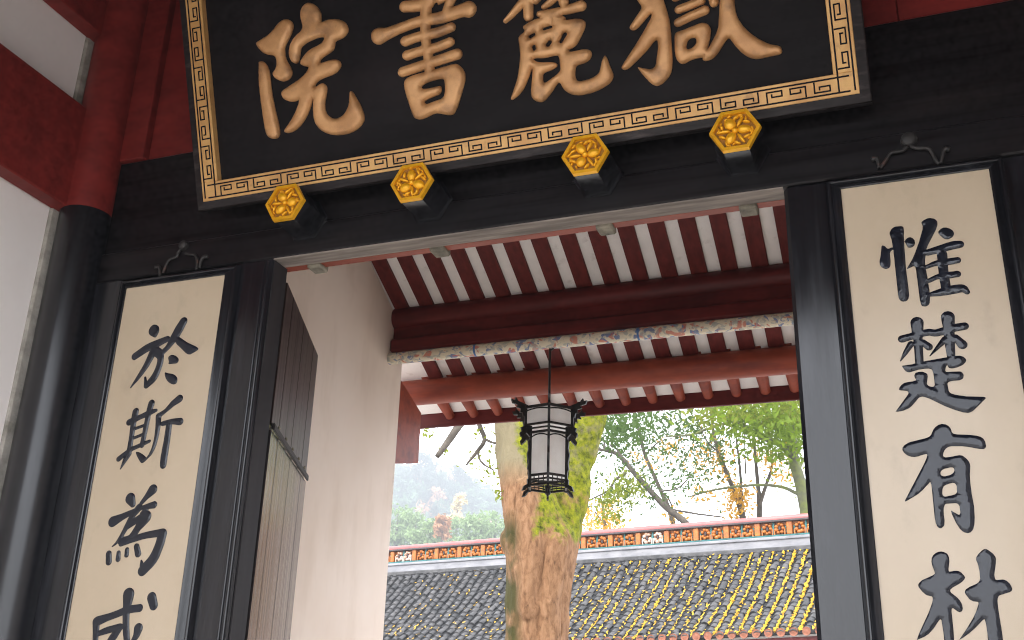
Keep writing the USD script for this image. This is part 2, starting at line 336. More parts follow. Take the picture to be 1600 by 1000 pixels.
G("cai", 1420, 850, 6.667,
  "270,290 230,190 245,120 300,80 360,78 415,110 425,190 408,295 460,280 530,280 580,330 590,360 540,410 440,460 425,500 500,550 550,610 568,680 540,715 500,700 440,650 455,780 475,1000 478,1250 390,1250 372,1000 350,860 335,760 270,870 200,950 90,1000 80,1000 120,900 200,740 265,550 200,540 160,520 100,450 95,420 140,370 275,320;"
  "745,400 740,300 720,200 690,150 740,85 790,45 840,70 900,120 912,180 885,320 905,385 970,365 1030,385 1065,430 1085,490 1000,520 920,540 930,680 970,900 1000,1150 1000,1300 930,1330 850,1250 840,1220 830,1020 800,790 780,780 700,870 620,940 530,1000 520,1000 600,890 680,760 740,600 680,605 620,570 570,490 640,440")
G("yu", 190, 490, 7.692,
  "325,200 360,145 405,128 450,150 455,210 430,265 405,295 370,275 330,255;640,250 690,275 790,350 945,415 880,465 800,505 720,420 640,350;555,530 590,495 650,500 695,550 670,600 610,605 560,610 575,580;515,700 560,720 630,725 675,770 665,840 620,858 560,825 525,770", "",
  "160,515,40 300,420,44 420,365,44 550,305,34;745,95,48 690,190,54 640,280,50 560,400,32 490,470,30;400,400,45 370,480,44 300,620,36 200,770,24 110,890,7;440,470,52 470,530,40 450,640,38 390,770,42 300,865,34;285,770,14 292,870,24;400,420,46 455,490,42")
G("si", 170, 610, 7.692, "325,735 380,745 450,800 460,830 400,885 370,850 330,770", "",
  "325,255,40 300,380,36 275,550,30 250,720,34;515,155,40 475,300,33 440,480,31 400,660,30;245,385,36 360,330,29 480,275,30 570,240,18;320,460,17 430,420,17;310,570,17 420,525,17;280,705,23 390,655,23 490,610,18;120,825,30 200,760,26 290,700,22;240,760,38 190,850,24 140,945,7;"
  "850,100,44 770,160,34 690,240,23 620,290,28;600,310,36 590,450,31 560,620,25 510,750,19 440,840,7;650,400,27 760,375,31 860,375,40;725,420,38 700,600,40 665,800,44 655,900,40")
G("wei_for", 150, 745, 6.06, "", "",
  "325,205,48 350,260,28;540,120,44 480,190,25 430,250,17;160,425,46 240,385,31 340,335,23 450,290,19 550,265,32;410,290,33 340,380,27 260,530,21 200,620,13 155,660,5;480,310,21 440,350,25;370,420,29 480,375,48 400,480,35 330,580,33 240,610,34;300,480,17 370,430,21;240,630,28 340,595,27 470,555,29 620,530,34;"
  "630,540,46 600,650,46 540,780,48 440,890,46;430,795,9 440,860,28;122,730,29 122,805,31;215,720,21 210,780,25;295,690,21 290,740,23;385,660,27 400,730,31")
G("sheng", 130, 910, 11.11, "", "",
  "790,210,105 765,420,75 745,600,64 750,900,60 790,1200,50 900,1400,45;255,670,75 420,610,58 600,545,57 760,480,58 980,445,64;230,680,70 220,900,55 200,1200,45 120,1450,20;290,880,44 420,830,53 640,770,53;640,790,50 520,950,68 420,1080,40;1190,260,84 1225,400,78;960,800,84 920,930,58 860,1020,38 700,1350,20;"
  "250,1620,45 700,1590,45 1150,1600,45;300,1650,45 340,1900,40;560,1620,40 580,1900,36;830,1620,40 840,1900,36;1120,1620,45 1080,1900,40;100,1940,50 700,1900,48 1300,1910,55")


class Plane:
    """an upright or leaning plane of the place: o + u*U + v*Vv, front along N (towards the viewer)"""

    def __init__(s, o, U, Vv):
        s.o, s.U, s.V = V(o, float), V(U, float), V(Vv, float)
        s.N = np.cross(s.U, s.V)

    def uv(s, x, y):
        r = ray(x, y)
        q = CAM + r * ((s.N @ (s.o - CAM)) / (s.N @ r)) - s.o
        return q @ s.U, q @ s.V

    def world(s, p):
        p = np.asarray(p, float)
        return s.o + p[:, :1] * s.U + p[:, 1:2] * s.V + p[:, 2:3] * s.N


def chaikin(p, n=2):
    for _ in range(n):
        q = np.roll(p, -1, 0)
        p = np.stack([0.75 * p + 0.25 * q, 0.25 * p + 0.75 * q], 1).reshape(-1, 2)
    return p


def glyph_shape(name, plane):
    ox, oy, sc, out, holes, strokes, cut = GLYPHS[name]
    px = lambda x, y: plane.uv(ox + x / sc, oy + y / sc)

    def polys(txt):
        return [Polygon(chaikin(V([px(*map(float, q.split(","))) for q in t.split()]))).buffer(0) for t in txt.split(";") if t.strip()]

    def brush(txt):
        res = []
        for t in txt.split(";"):
            if not t.strip():
                continue
            c = V([[float(k) for k in q.split(",")] for q in t.split()])
            if len(c) > 2:
                c = spline(c, 5)
            ds = []
            for x, y, r in c:
                a, b0, b1 = V(px(x, y)), V(px(x + r, y)), V(px(x, y - r))
                ds.append(Point(a).buffer(max(1e-4, 0.5 * (np.linalg.norm(b0 - a) + np.linalg.norm(b1 - a))), 8))
            res += [union_all([ds[i], ds[i + 1]]).convex_hull for i in range(len(ds) - 1)]
        return res

    shape = union_all(polys(out) + brush(strokes))
    if holes.strip():
        shape = shape.difference(union_all(polys(holes)))
    if cut.strip():
        shape = shape.difference(union_all(brush(cut)))
    return shape.buffer(0.0012).buffer(-0.0012).simplify(0.0006)


def pillow(shape, plane, base, height, radius, edge=0.007):
    """carved lettering: the outline rises from base to height over a rounded shoulder of the given radius"""
    out = []
    for g in (shape.geoms if hasattr(shape, "geoms") else [shape]):
        if g.area < 1e-5:
            continue
        rings = [np.asarray(g.exterior.coords)[:-1]] + [np.asarray(i.coords)[:-1] for i in g.interiors]
        cs = manifold3d.CrossSection(rings, manifold3d.FillRule.EvenOdd)
        m = manifold3d.Manifold.extrude(cs, 1.0)
        # refine in plan only: squash, refine, restore
        m = m.scale((1, 1, edge)).refine_to_length(edge)
        b = g.boundary

        def warp(p, b=b):
            p = np.array(p)
            d = shapely.distance(shapely.points(p[:, 0], p[:, 1]), b)
            t = np.clip(d / radius, 0, 1)
            h = height * (0.35 + 0.65 * np.sqrt(np.maximum(0, 1 - (1 - t) ** 2)))
            p[:, 2] = base + np.where(p[:, 2] > edge * 0.5, h, 0.0)
            return p

        m = m.warp_batch(warp)
        mm = m.to_mesh()
        out.append(trimesh.Trimesh(plane.world(mm.vert_properties[:, :3]), mm.tri_verts, process=False))
    return cat(out)


def pbox(plane, u0, u1, v0, v1, n0, n1, c=0.003):
    b = cbox((u0, v0, n0), (u1, v1, n1), c)
    b.vertices = plane.world(b.vertices)
    return b


# ================================================================== THE GATE BUILDING
gate = thing("gate_building", "dark gate hall with black lacquered doorway, red rafters and white plaster passage walls", "gate")
ZL = 3.333                       # underside of the door lintel
XL, XR = -1.02, 0.945            # the door opening
XW = 1.45                        # passage walls at -XW, XW
XC = 1.985                       # axis of the corner columns


def roof_z(y):
    """underside of the rear rafters"""
    return 3.913 - 0.5 * (y - 1.82) if y < 2.31 else 3.669 - 0.4 * (y - 2.31)


# --- lintel, upper board, posts
part(gate, "lintel", cbox((-1.96, 0.0, ZL), (1.96, 0.086, 3.466), 0.006), M["lacquer_x"])
part(gate, "upper_board", cbox((-1.96, 0.022, 3.4675), (1.96, 0.085, 3.915), 0.004), M["lacquer_x"])
part(gate, "lintel_soffit", cbox((XL + 0.002, 0.004, ZL - 0.006), (XR - 0.002, 0.086, ZL - 0.0005), 0.0), M["soffit"])
part(gate, "pivot_board", cbox((-1.30, 0.0885, ZL - 0.004), (1.30, 0.135, 3.46), 0.004), M["red_lit"], label="red board behind the lintel")
for x0, x1 in ((-1.19, XL), (XR, 1.09)):
    part(gate, "door_post", cbox((x0, 0.0, 0.0), (x1, 0.1, ZL - 0.0015), 0.006 if x0 < 0 else 0.013), M["lacquer"])
    if x0 > 0:
        continue
    xb = x1 - 0.016 if x0 < 0 else x0 + 0.016
    part(gate, "post_bead", tube([[xb, -0.001, 0.02], [xb, -0.001, ZL - 0.01]], 0.006, 8), M["lacquer"], True)
    xb = x1 - 0.034 if x0 < 0 else x0 + 0.034
    part(gate, "post_bead", tube([[xb, -0.001, 0.02], [xb, -0.001, ZL - 0.01]], 0.005, 8), M["lacquer"], True)
    part(gate, "jamb_lining", cbox((XL + 0.0003, 0.010, 0.0), (XL + 0.006, 0.099, ZL - 0.008), 0.0), M["matteblack"])
# side panels beside the door and the posts next to the columns
for s in (-1, 1):
    lo, hi = (-1.74, -1.1925) if s < 0 else (1.0925, 1.70)
    part(gate, "side_panel", cbox((lo, 0.02, 0.0), (hi, 0.06, ZL - 0.0015), 0.0), M["lacquer"])
    lo, hi = (-1.95, -1.745) if s < 0 else (1.703, 1.95)
    part(gate, "side_post", cbox((lo, 0.0, 0.0), (hi, 0.09, ZL - 0.0015), 0.006), M["lacquer"])
# --- round columns: black below, red above
for s in (-1, 1):
    part(gate, "column", tube([[s * XC, -0.02, 0.0], [s * XC, -0.02, 3.652]], 0.108, 40), M["column"], 40)
    part(gate, "column_top", tube([[s * XC, -0.02, 3.6525], [s * XC, -0.02, 5.5]], 0.1085, 40), M["red"], 40)
    # side wall, its rough edge and the long beams towards the front of the porch
    part(gate, "porch_side_wall", cbox((s * 2.085, -2.5, 0.0), (s * 2.30, -0.13, 5.4), 0.0), M["plaster_side"])
    part(gate, "wall_edge", cbox((s * 2.07, -0.129, 0.0), (s * 2.30, -0.06, 5.4), 0.006), M["mortar"])
    part(gate, "porch_beam", cbox((s * 1.998, -2.4, 3.652), (s * 2.083, -0.085, 4.14), 0.006), M["red"])
    part(gate, "porch_beam", cbox((s * 1.998, -2.4, 4.527), (s * 2.083, -0.085, 5.05), 0.006), M["red"])
    part(gate, "front_column", tube([[s * XC, -2.5, 0.0], [s * XC, -2.5, 4.3]], 0.12, 32), M["column"], 40)
# --- red boarding above the lintel
for s in (-1, 1):
    lo, hi = (-1.95, -1.757) if s < 0 else (1.757, 1.95)
    part(gate, "upper_post", cbox((lo, 0.0, 3.9165), (hi, 0.09, 5.45), 0.005), M["red"])
xs = np.linspace(-1.755, 1.755, 10)
for a, b in zip(xs[:-1], xs[1:]):
    part(gate, "red_board", cbox((a + 0.001, 0.035, 3.9165), (b - 0.001, 0.07, 5.45), 0.003), M["red"])
part(gate, "backing_board", cbox((-1.93, 0.0705, 3.9165), (1.93, 0.085, 5.45), 0.0), M["red"])
# --- porch roof: boarding and rafters sloping to the front eave
PE = -2.75                                     # front eave
pz = lambda y: 5.42 + (y - 0.1) * 0.5
for k in range(26):
    x = -2.5 + k * 0.2
    part(gate, "porch_rafter", beam((x, 0.12, pz(0.12)), (x, PE, pz(PE)), 0.08, 0.09), M["red_rafter"])
part(gate, "porch_boarding", beam((0, 0.12, pz(0.12) + 0.06), (0, PE - 0.05, pz(PE - 0.05) + 0.06), 5.4, 0.03, 0.0), M["oldboard"])
part(gate, "porch_tiling", beam((0, 0.3, pz(0.3) + 0.12), (0, PE - 0.2, pz(PE - 0.2) + 0.12), 5.6, 0.08, 0.0), M["tile"])
part(gate, "porch_purlin", xcyl(-2.6, 2.6, -2.5, pz(-2.5) - 0.14, 0.09), M["red_shaded"], 40)

# --- door pins with gilded hexagonal faces
rng = random.Random(5)


def hexpts(r, cx, cz, y, rot=0.0):
    return V([[cx + r * math.cos(k * math.pi / 3 + rot), y, cz + r * math.sin(k * math.pi / 3 + rot)] for k in range(6)])


PIN_Y = -0.165
pins = [at(445, 315.5, PIN_Y), at(643, 284.5, PIN_Y), at(914, 242, PIN_Y), at(1148.5, 206.5, PIN_Y)]
for i, c in enumerate(pins):
    cx, cz = c[0], 3.474
    R = 0.083
    p = part(gate, "door_pin", hullpts(np.vstack([hexpts(R - 0.002, cx, cz, PIN_Y + 0.012), hexpts(R, cx, cz, PIN_Y + 0.018), hexpts(R, cx, cz, 0.03)])), M["lacquer"])
    part(gate, "pin_collar", hullpts(np.vstack([hexpts(R + 0.012, cx, cz, -0.0005), hexpts(R + 0.008, cx, cz, -0.008)])), M["lacquer"])
    # rim
    ro, ri = R + 0.003, R - 0.014
    o0, o1, i1, i0 = hexpts(ro, cx, cz, PIN_Y + 0.012), hexpts(ro - 0.002, cx, cz, PIN_Y - 0.004), hexpts(ri + 0.002, cx, cz, PIN_Y - 0.004), hexpts(ri, cx, cz, PIN_Y + 0.008)
    vs = np.vstack([o0, o1, i1, i0]); fs = []
    for r_ in range(3):
        for k in range(6):
            a, b = r_ * 6 + k, r_ * 6 + (k + 1) % 6
            fs += [[a, b, b + 6], [a, b + 6, a + 6]]
    rim = trimesh.Trimesh(vs, fs, process=False)
    rim.fix_normals()
    part(p, "gilded_rim", rim, M["gilt"])
    part(p, "face_ground", hullpts(np.vstack([hexpts(ri + 0.001, cx, cz, PIN_Y + 0.0075), hexpts(ri + 0.001, cx, cz, PIN_Y + 0.0115)])), M["giltdark"])
    # carved flower and foliage
    bl = []

    def blob(x, z, rx, rz, ry, a, y=0.004):
        b = trimesh.creation.icosphere(2, 1.0)
        v = b.vertices * [rx, ry, rz]
        ca, sa = math.cos(a), math.sin(a)
        b.vertices = np.stack([cx + x + v[:, 0] * ca - v[:, 2] * sa, PIN_Y + y + v[:, 1], cz + z + v[:, 0] * sa + v[:, 2] * ca], 1)
        bl.append(b)
    a0 = (0.5, 2.2, 0.55, 0.53)[i] + math.pi / 2
    blob(0, 0, 0.011, 0.011, 0.012, 0)
    for k in range(3):
        a = a0 + k * 2 * math.pi / 3
        blob(0.030 * math.cos(a), 0.030 * math.sin(a), 0.022 * rng.uniform(0.85, 1.15), 0.018 * rng.uniform(0.85, 1.1), 0.014, a + rng.uniform(-0.4, 0.4))
        a += math.pi / 3
        blob(0.036 * math.cos(a), 0.036 * math.sin(a), 0.022, 0.006, 0.009, a)
        for da in (-0.42, 0.42):
            blob(0.047 * math.cos(a + da), 0.047 * math.sin(a + da), 0.013, 0.0055, 0.009, a + da + rng.choice((-1, 1)) * 0.9)
    for k in range(16):
        a = rng.uniform(0, 2 * math.pi)
        blob(rng.uniform(0.05, 0.060) * math.cos(a), rng.uniform(0.05, 0.060) * math.sin(a), rng.uniform(0.006, 0.011), 0.004, 0.007, a + rng.uniform(0.6, 2.2))
    part(p, "carved_flower", cat(bl), M["gilt"], True)
    # wedge end of the pin behind the lintel
    part(gate, "pin_tail", cbox((cx - 0.036, 0.087, ZL - 0.020), (cx + 0.026, 0.155, ZL + 0.02), 0.006), M["oldwood"])

# --- left door leaf, swung open past square, and the right one
ang = math.radians(22)
for s in (-1, 1):
    hx = XL - 0.012 if s < 0 else XR + 0.012
    d = V([s * math.sin(ang), math.cos(ang), 0]); nrm = V([math.cos(ang), -s * math.sin(ang), 0]) * s
    h0 = V([hx, 0.135, 0])
    lw, ztop = 0.88, 3.29

    def leafbox(t0, t1, z0, z1, n0, n1, c=0.002):
        b = cbox((t0, n0, z0), (t1, n1, z1), c)
        b.vertices = h0 + b.vertices[:, :1] * d + b.vertices[:, 1:2] * nrm + b.vertices[:, 2:] * V([0, 0, 1.0])
        if s > 0:
            b.invert()
        b.fix_normals()
        return b
    dl = part(gate, "door", leafbox(0, lw, 0.05, ztop, 0.006, 0.05), M["door"])
    nb = 6
    for k in range(nb):
        part(dl, "plank", leafbox(k * lw / nb + 0.001, (k + 1) * lw / nb - 0.001, 0.055, 2.671, -0.004 - 0.0006 * (k % 2), 0.0055, 0.002), M["door"])
        part(dl, "upper_plank", leafbox(k * lw / nb + 0.001, (k + 1) * lw / nb - 0.001, 2.701, ztop - 0.004, -0.002 - 0.0006 * (k % 2), 0.0055, 0.002), M["door_upper"])
    part(dl, "batten", leafbox(0.0, lw, 2.672, 2.70, -0.016, -0.0065, 0.004), M["matteblack"])
    for k in range(5):
        part(dl, "stud", leafbox(0.10 + k * 0.165, 0.122 + k * 0.165, 2.702, 2.716, -0.016, -0.0065, 0.005), M["oldwood"])

# --- passage walls with tops following the roof slope
YE = 2.017
for s in (-1, 1):
    pts = [(0.1, 0.0), (YE, 0.0), (YE, roof_z(YE) - 0.02), (1.0, roof_z(1.0) + 0.03), (0.1, roof_z(0.1) + 0.03)]
    a = V([[s * XW, y, z] for y, z in pts]); b = V([[s * (XW + 0.3), y, z] for y, z in pts])
    part(gate, "passage_wall", hullpts(np.vstack([a, b])), M["plaster"])
    part(gate, "wall_return", cbox((s * 1.055, 0.1005, 0.0), (s * (XW + 0.3), 0.13, 5.3), 0.0), M["plaster"])
    # red bracket board at the end of the wall
    q0, q1 = (2.019, 3.03), (2.325, 3.107)
    pr = [(2.019, 3.02), (2.33, 3.095), (2.33, 3.40), (2.019, 3.52)]
    part(gate, "bracket_board", hullpts(V([[s * (XW + 0.008 + t), y, z] for t in (0, 0.07) for y, z in pr])), M["red_lit"])

# --- rear roof: rafters, white boarding, purlins, painted pole, eave
X0, X1 = -1.75, 1.75
rx = -1.40
k = 0
while rx < 1.5:
    part(gate, "rafter", beam((rx, 0.1, roof_z(0.1) + 0.012), (rx, 2.40, roof_z(1.82) - 0.29 + 0.012), 0.086, 0.024, 0.003), M["red_rafter"])
    rx += 0.157
part(gate, "roof_boarding", beam((0, 0.0, roof_z(0) + 0.034), (0, 2.43, roof_z(0) - 0.5 * 2.43 + 0.034), 3.6, 0.018, 0.0), M["boarding"])
rx = -1.47
while rx < 1.6:
    part(gate, "eave_rafter", tube([[rx, 2.40, 3.671], [rx, 2.60, 3.588], [rx, 2.785, 3.513]], [0.041, 0.039, 0.029], 14), M["red_lit"], 50)
    rx += 0.166
part(gate, "eave_boarding", beam((0, 2.40, 3.710), (0, 2.785, 3.546), 3.6, 0.018, 0.0), M["boarding"])
part(gate, "fascia_board", beam((X0, 2.80, 3.499), (X1, 2.80, 3.499), 0.024, 0.10, 0.003), M["red_shaded"])
part(gate, "rear_tiling", cat([beam((0, 0.0, roof_z(0) + 0.16), (0, 2.45, roof_z(0) - 0.5 * 2.45 + 0.16), 3.7, 0.1, 0.0), beam((0, 2.45, 3.80), (0, 2.86, 3.64), 3.7, 0.08, 0.0)]), M["pantile"])
# first purlin group
part(gate, "purlin", xcyl(-XW + 0.001, XW - 0.001, 1.905, 3.84, 0.066), M["red_shaded"], 40)
part(gate, "purlin_board", cbox((-XW + 0.001, 1.880, 3.703), (XW - 0.001, 1.945, 3.785), 0.004), M["red_shaded"])
part(gate, "tie_beam", cbox((-XW + 0.001, 1.84, 3.621), (XW - 0.001, 1.955, 3.7015), 0.012), M["red_shaded"])
M["painted"] = usdkit.material(stage, "/World/Looks/painted_scroll_pattern", {
    "g": ("geometry", {}), "mp": ("mapping", {"scale": (1.0, 1.2, 1.2)}),
    "n1": ("noise_texture", {"scale": 19.0, "detail": 1.5, "distortion": 1.2}), "n2": ("noise_texture", {"scale": 13.0, "detail": 1.5, "distortion": 1.8}), "n3": ("noise_texture", {"scale": 28.0, "detail": 2.0, "distortion": 1.0}),
    "mp2": ("mapping", {"location": (3.1, 0.7, 5.0)}), "mp3": ("mapping", {"location": (7.1, 2.7, 1.0)}),
    "r1": ("rgb_ramp", {"ramp": [(0.56, (0, 0, 0)), (0.60, (0.9,) * 3)]}), "r2": ("rgb_ramp", {"ramp": [(0.57, (0, 0, 0)), (0.62, (0.8,) * 3)]}), "r3": ("rgb_ramp", {"ramp": [(0.52, (0, 0, 0)), (0.60, (0.7,) * 3)]}),
    "sx": ("separate_xyz", {}), "fr": ("math", {"math_type": "pingpong", "value2": 0.46}), "lt": ("math", {"math_type": "less_than", "value2": 0.006}),
    "a": ("mix", {"color1": (0.66, 0.58, 0.43), "color2": (0.10, 0.15, 0.30)}), "b": ("mix", {"color2": (0.52, 0.12, 0.07)}), "c": ("mix", {"color2": (0.30, 0.32, 0.30)}), "d": ("mix", {"color2": (0.06, 0.14, 0.34)}),
    "p": ("principled_bsdf", {"roughness": 0.6})},
    [("g.position", "mp.vector"), ("mp.vector", "n1.vector"), ("mp.vector", "mp2.vector"), ("mp2.vector", "n2.vector"), ("mp.vector", "mp3.vector"), ("mp3.vector", "n3.vector"),
     ("n1.fac", "r1.fac"), ("n2.fac", "r2.fac"), ("n3.fac", "r3.fac"), ("r1.color", "a.fac"), ("a.color", "b.color1"), ("r2.color", "b.fac"), ("b.color", "c.color1"), ("r3.color", "c.fac"),
     ("g.position", "sx.vector"), ("sx.x", "fr.value1"), ("fr.value", "lt.value1"), ("lt.value", "d.fac"), ("c.color", "d.color1"), ("d.color", "p.base_color")], surface="p.BSDF")
part(gate, "painted_pole", xcyl(-XW - 0.004, XW - 0.001, 1.86, 3.5845, 0.0335), M["painted"], 40, label="slim round pole painted with blue and red scrolls on pale yellow")
part(gate, "eave_purlin", xcyl(X0, X1, 2.41, 3.56, 0.078), M["red_lit"], 40)

# ================================================================== NAME BOARD (leaning forward)
TL = math.radians(21)
NB = Plane(at(314, 331, -0.06), (1, 0, 0), (0, -math.sin(TL), math.cos(TL)))
UW = NB.uv(1364, 165)[0]
VH = 1.10
a1, a2 = NB.uv(324.4, 317.5), NB.uv(1344, 148)          # outer corners of the gilded border
b1, b2 = NB.uv(346, 283), NB.uv(1305, 120)              # inner corners
fw = 0.5 * (a1[1] + a2[1])                              # frame width below the border
gw = 0.5 * (b1[1] + b2[1]) - fw                         # border width
sl, sr = a1[0], UW - a2[0]
nb = thing("name_board", "large black signboard with carved gold characters and gilded key border over the doorway", "signboard", NB.o)
# outer frame, mitred bars with a sloping face
for (u0, v0, u1, v1, iu0, iv0, iu1, iv1) in ((0, 0, UW, 0, sl, fw, UW - sr, fw), (UW, 0, UW, VH, UW - sr, fw, UW - sr, VH - fw), (UW, VH, 0, VH, UW - sr, VH - fw, sl, VH - fw), (0, VH, 0, 0, sl, VH - fw, sl, fw)):
    p8 = [(u0, v0, -0.03), (u1, v1, -0.03), (u0, v0, 0.018), (u1, v1, 0.018), (iu0, iv0, -0.03), (iu1, iv1, -0.03), (iu0, iv0, 0.030), (iu1, iv1, 0.030)]
    o = 0.12
    p8 += [(u0 + (iu0 - u0) * o, v0 + (iv0 - v0) * o, 0.024), (u1 + (iu1 - u1) * o, v1 + (iv1 - v1) * o, 0.024)]
    part(nb, "frame_rail", hullpts(NB.world(V(p8))), M["signframe"])
part(nb, "sign_field", pbox(NB, sl + 0.002, UW - sr - 0.002, fw + 0.002, VH - fw - 0.002, -0.03, 0.0, 0.0), M["signblack"])
# gilded border: a raised band on each side, thin lines and a running key pattern cut dark
keys = []


def kbar(pl, p0, p1, w, n0, n1):
    (x0, y0), (x1, y1) = p0, p1
    return pbox(pl, min(x0, x1) - w / 2, max(x0, x1) + w / 2, min(y0, y1) - w / 2, max(y0, y1) + w / 2, n0, n1, 0.0)


def key_run(L, h, unit):
    """bars of a running key pattern along x, 0..L, between y = 0 and h"""
    bars, n = [], max(2, int(round(L / unit)))
    u = L / n
    for k in range(n):
        x, w = k * u, u * 0.80
        q = k % 4
        P = [(0.12, 0), (0.12, 0.86), (0.92, 0.86), (0.92, 0.40), (0.38, 0.40), (0.38, 0.62)]
        P = [(a * w, b) for a, b in P]
        if q in (1, 3):
            P = [(w - a + 0.03 * w, b) for a, b in P]
        if q in (2, 3):
            P = [(a, 1 - b) for a, b in P]
        P = [(x + a + 0.08 * u, b * h) for a, b in P]
        bars += list(zip(P[:-1], P[1:]))
    return bars


N0 = 0.0305
for side in range(4):
    if side in (0, 2):
        L = UW - sl - sr
        o = (sl, fw) if side == 0 else (sl, VH - fw - gw)
        band = pbox(NB, o[0], o[0] + L, o[1], o[1] + gw, -0.02, N0, 0.002)
        to = lambda p: (o[0] + gw + p[0] * (L - 2 * gw) / (L - 2 * gw), o[1] + p[1])
        run = L - 2 * gw
    else:
        L = VH - 2 * fw - 2 * gw
        o = (sl, fw + gw) if side == 3 else (UW - sr - gw, fw + gw)
        band = pbox(NB, o[0], o[0] + gw, o[1], o[1] + L, -0.02, N0, 0.002)
        to = lambda p: (o[0] + p[1], o[1] + p[0])
        run = L
    part(nb, "gilded_border", band, M["goldband"])
    ms = []
    for p0, p1 in key_run(run, gw * 0.50, 0.0775):
        q0, q1 = to((p0[0], p0[1] + gw * 0.25)), to((p1[0], p1[1] + gw * 0.25))
        ms.append(kbar(NB, q0, q1, 0.0052, N0 - 0.004, N0 + 0.0012))
    for f_ in (0.17, 0.83):
        q0, q1 = to((-gw * 0.6 if side in (0, 2) else -gw * 0.8, gw * f_)), to((run + (gw * 0.6 if side in (0, 2) else gw * 0.8), gw * f_))
        ms.append(kbar(NB, q0, q1, 0.0055, N0 - 0.004, N0 + 0.0013))
    part(nb, "key_pattern", cat(ms), M["signblack"])
for name in ("yuan", "shu", "lu", "yue"):
    part(nb, "gold_character", pillow(glyph_shape(name, NB), NB, -0.001, 0.024, 0.024), M["goldleaf"], True)

# ================================================================== COUPLET BOARDS
def couplet(x0, x1, z0, z1, glyphs, label):
    Yb = -0.035
    pl = Plane((x0, Yb, z0), (1, 0, 0), (0, 0, 1))
    w, h = x1 - x0, z1 - z0
    t = thing("couplet_board", label, "couplet board", ((x0 + x1) / 2, Yb, z0), group="couplet boards beside the doorway")
    part(t, "panel", pbox(pl, 0, w, 0, h, -0.02, 0.0, 0.0), M["cream"])
    prof = [(0.0, -0.01), (0.0, 0.004), (0.003, 0.006), (0.010, 0.001), (0.024, -0.013), (0.028, -0.015), (0.030, -0.009), (0.033, -0.0065), (0.037, -0.0065), (0.041, -0.010), (0.047, -0.024), (0.048, -0.0335), (0.0, -0.0335)]
    sides = [((0, 0), (w, 0), (0, -1)), ((w, 0), (w, h), (1, 0)), ((w, h), (0, h), (0, 1)), ((0, h), (0, 0), (-1, 0))]
    for (p0, p1, nn) in sides:
        d = V(p1, float) - V(p0, float); d /= np.linalg.norm(d)
        vs = []
        for p, s in ((V(p0, float), -1), (V(p1, float), 1)):
            for (a, n) in prof:
                q = p + V(nn) * a + d * s * a
                vs.append([q[0], q[1], n])
        k = len(prof); fs = []
        for i in range(k):
            j = (i + 1) % k
            fs += [[i, j, k + j], [i, k + j, k + i]]
        for i in range(1, k - 1):
            fs += [[0, i + 1, i], [k, k + i, k + i + 1]]
        m = trimesh.Trimesh(pl.world(vs), fs, process=False)
        m.fix_normals()
        part(t, "frame_rail", m, M["lacquer"], 25)
    for g in glyphs:
        part(t, "character", pillow(glyph_shape(g, pl), pl, -0.0005, 0.005, 0.0045, 0.008), M["ink"], 30)
    return t


couplet(-1.683, -1.207, 1.40, 3.268, ("yu", "si", "wei_for", "sheng"), "tall cream board with black brush characters left of the doorway, beside the round black column")
couplet(1.127, 1.565, 1.40, 3.272, ("wei", "chu", "you", "cai"), "tall cream board with larger glossy black characters right of the doorway")

# wrought iron hangers over the boards
z1 = lambda *pts: [(160 + x / 8, 360 + y / 8) for x, y in pts]
def hanger2(disc, r, arms, tips, label):
    Y = -0.012
    q = lambda p: at(p[0], p[1], Y)
    c = q(disc)
    t = thing("iron_hanger", label, "hanger", c, group="iron hangers over the couplet boards")
    dome_ = trimesh.creation.icosphere(2, 1.0)
    dome_.vertices = dome_.vertices * [r * 0.85, 0.009, r * 0.85] + (c + [0, -0.004, 0])
    part(t, "rosette", cat([tube([c + [0, 0.011, 0], c + [0, -0.004, 0]], [r, r * 0.93], 20), dome_]), M["iron"], 40)
    for a in arms:
        part(t, "arm", tube(spline([q(p) for p in a], 4), 0.0062, 8), M["iron"], True)
    for a in tips:
        n = 4 * (len(a) - 1)
        part(t, "curled_tip", tube(spline([q(p) for p in a], 4), [*np.linspace(0.0055, 0.009, n), 0.006], 8), M["iron"], True)


hanger2(z1((1010, 185))[0], 0.022, [z1((975, 240), (940, 290), (925, 335), (835, 370), (795, 440), (762, 530)), z1((1040, 290), (1100, 300), (1160, 310), (1185, 380), (1178, 490))],
        [z1((718, 575), (715, 500), (705, 455), (655, 465)), z1((1215, 475), (1230, 390), (1270, 330), (1320, 330))], "small wrought iron hanger with a disc, above the left couplet board")
z2 = lambda *pts: [(1400 + x / 8, 180 + y / 8) for x, y in pts]
hanger2(z2((160, 300))[0], 0.027, [z2((180, 385), (270, 415), (400, 415), (450, 470), (500, 570), (545, 605)), z2((140, 390), (80, 445), (-60, 470), (-110, 540), (-180, 640), (-200, 660))],
        [z2((560, 600), (585, 500), (610, 430), (680, 425)), z2((-210, 660), (-225, 570), (-250, 540), (-310, 555))], "wrought iron hanger with a larger disc, above the right couplet board")

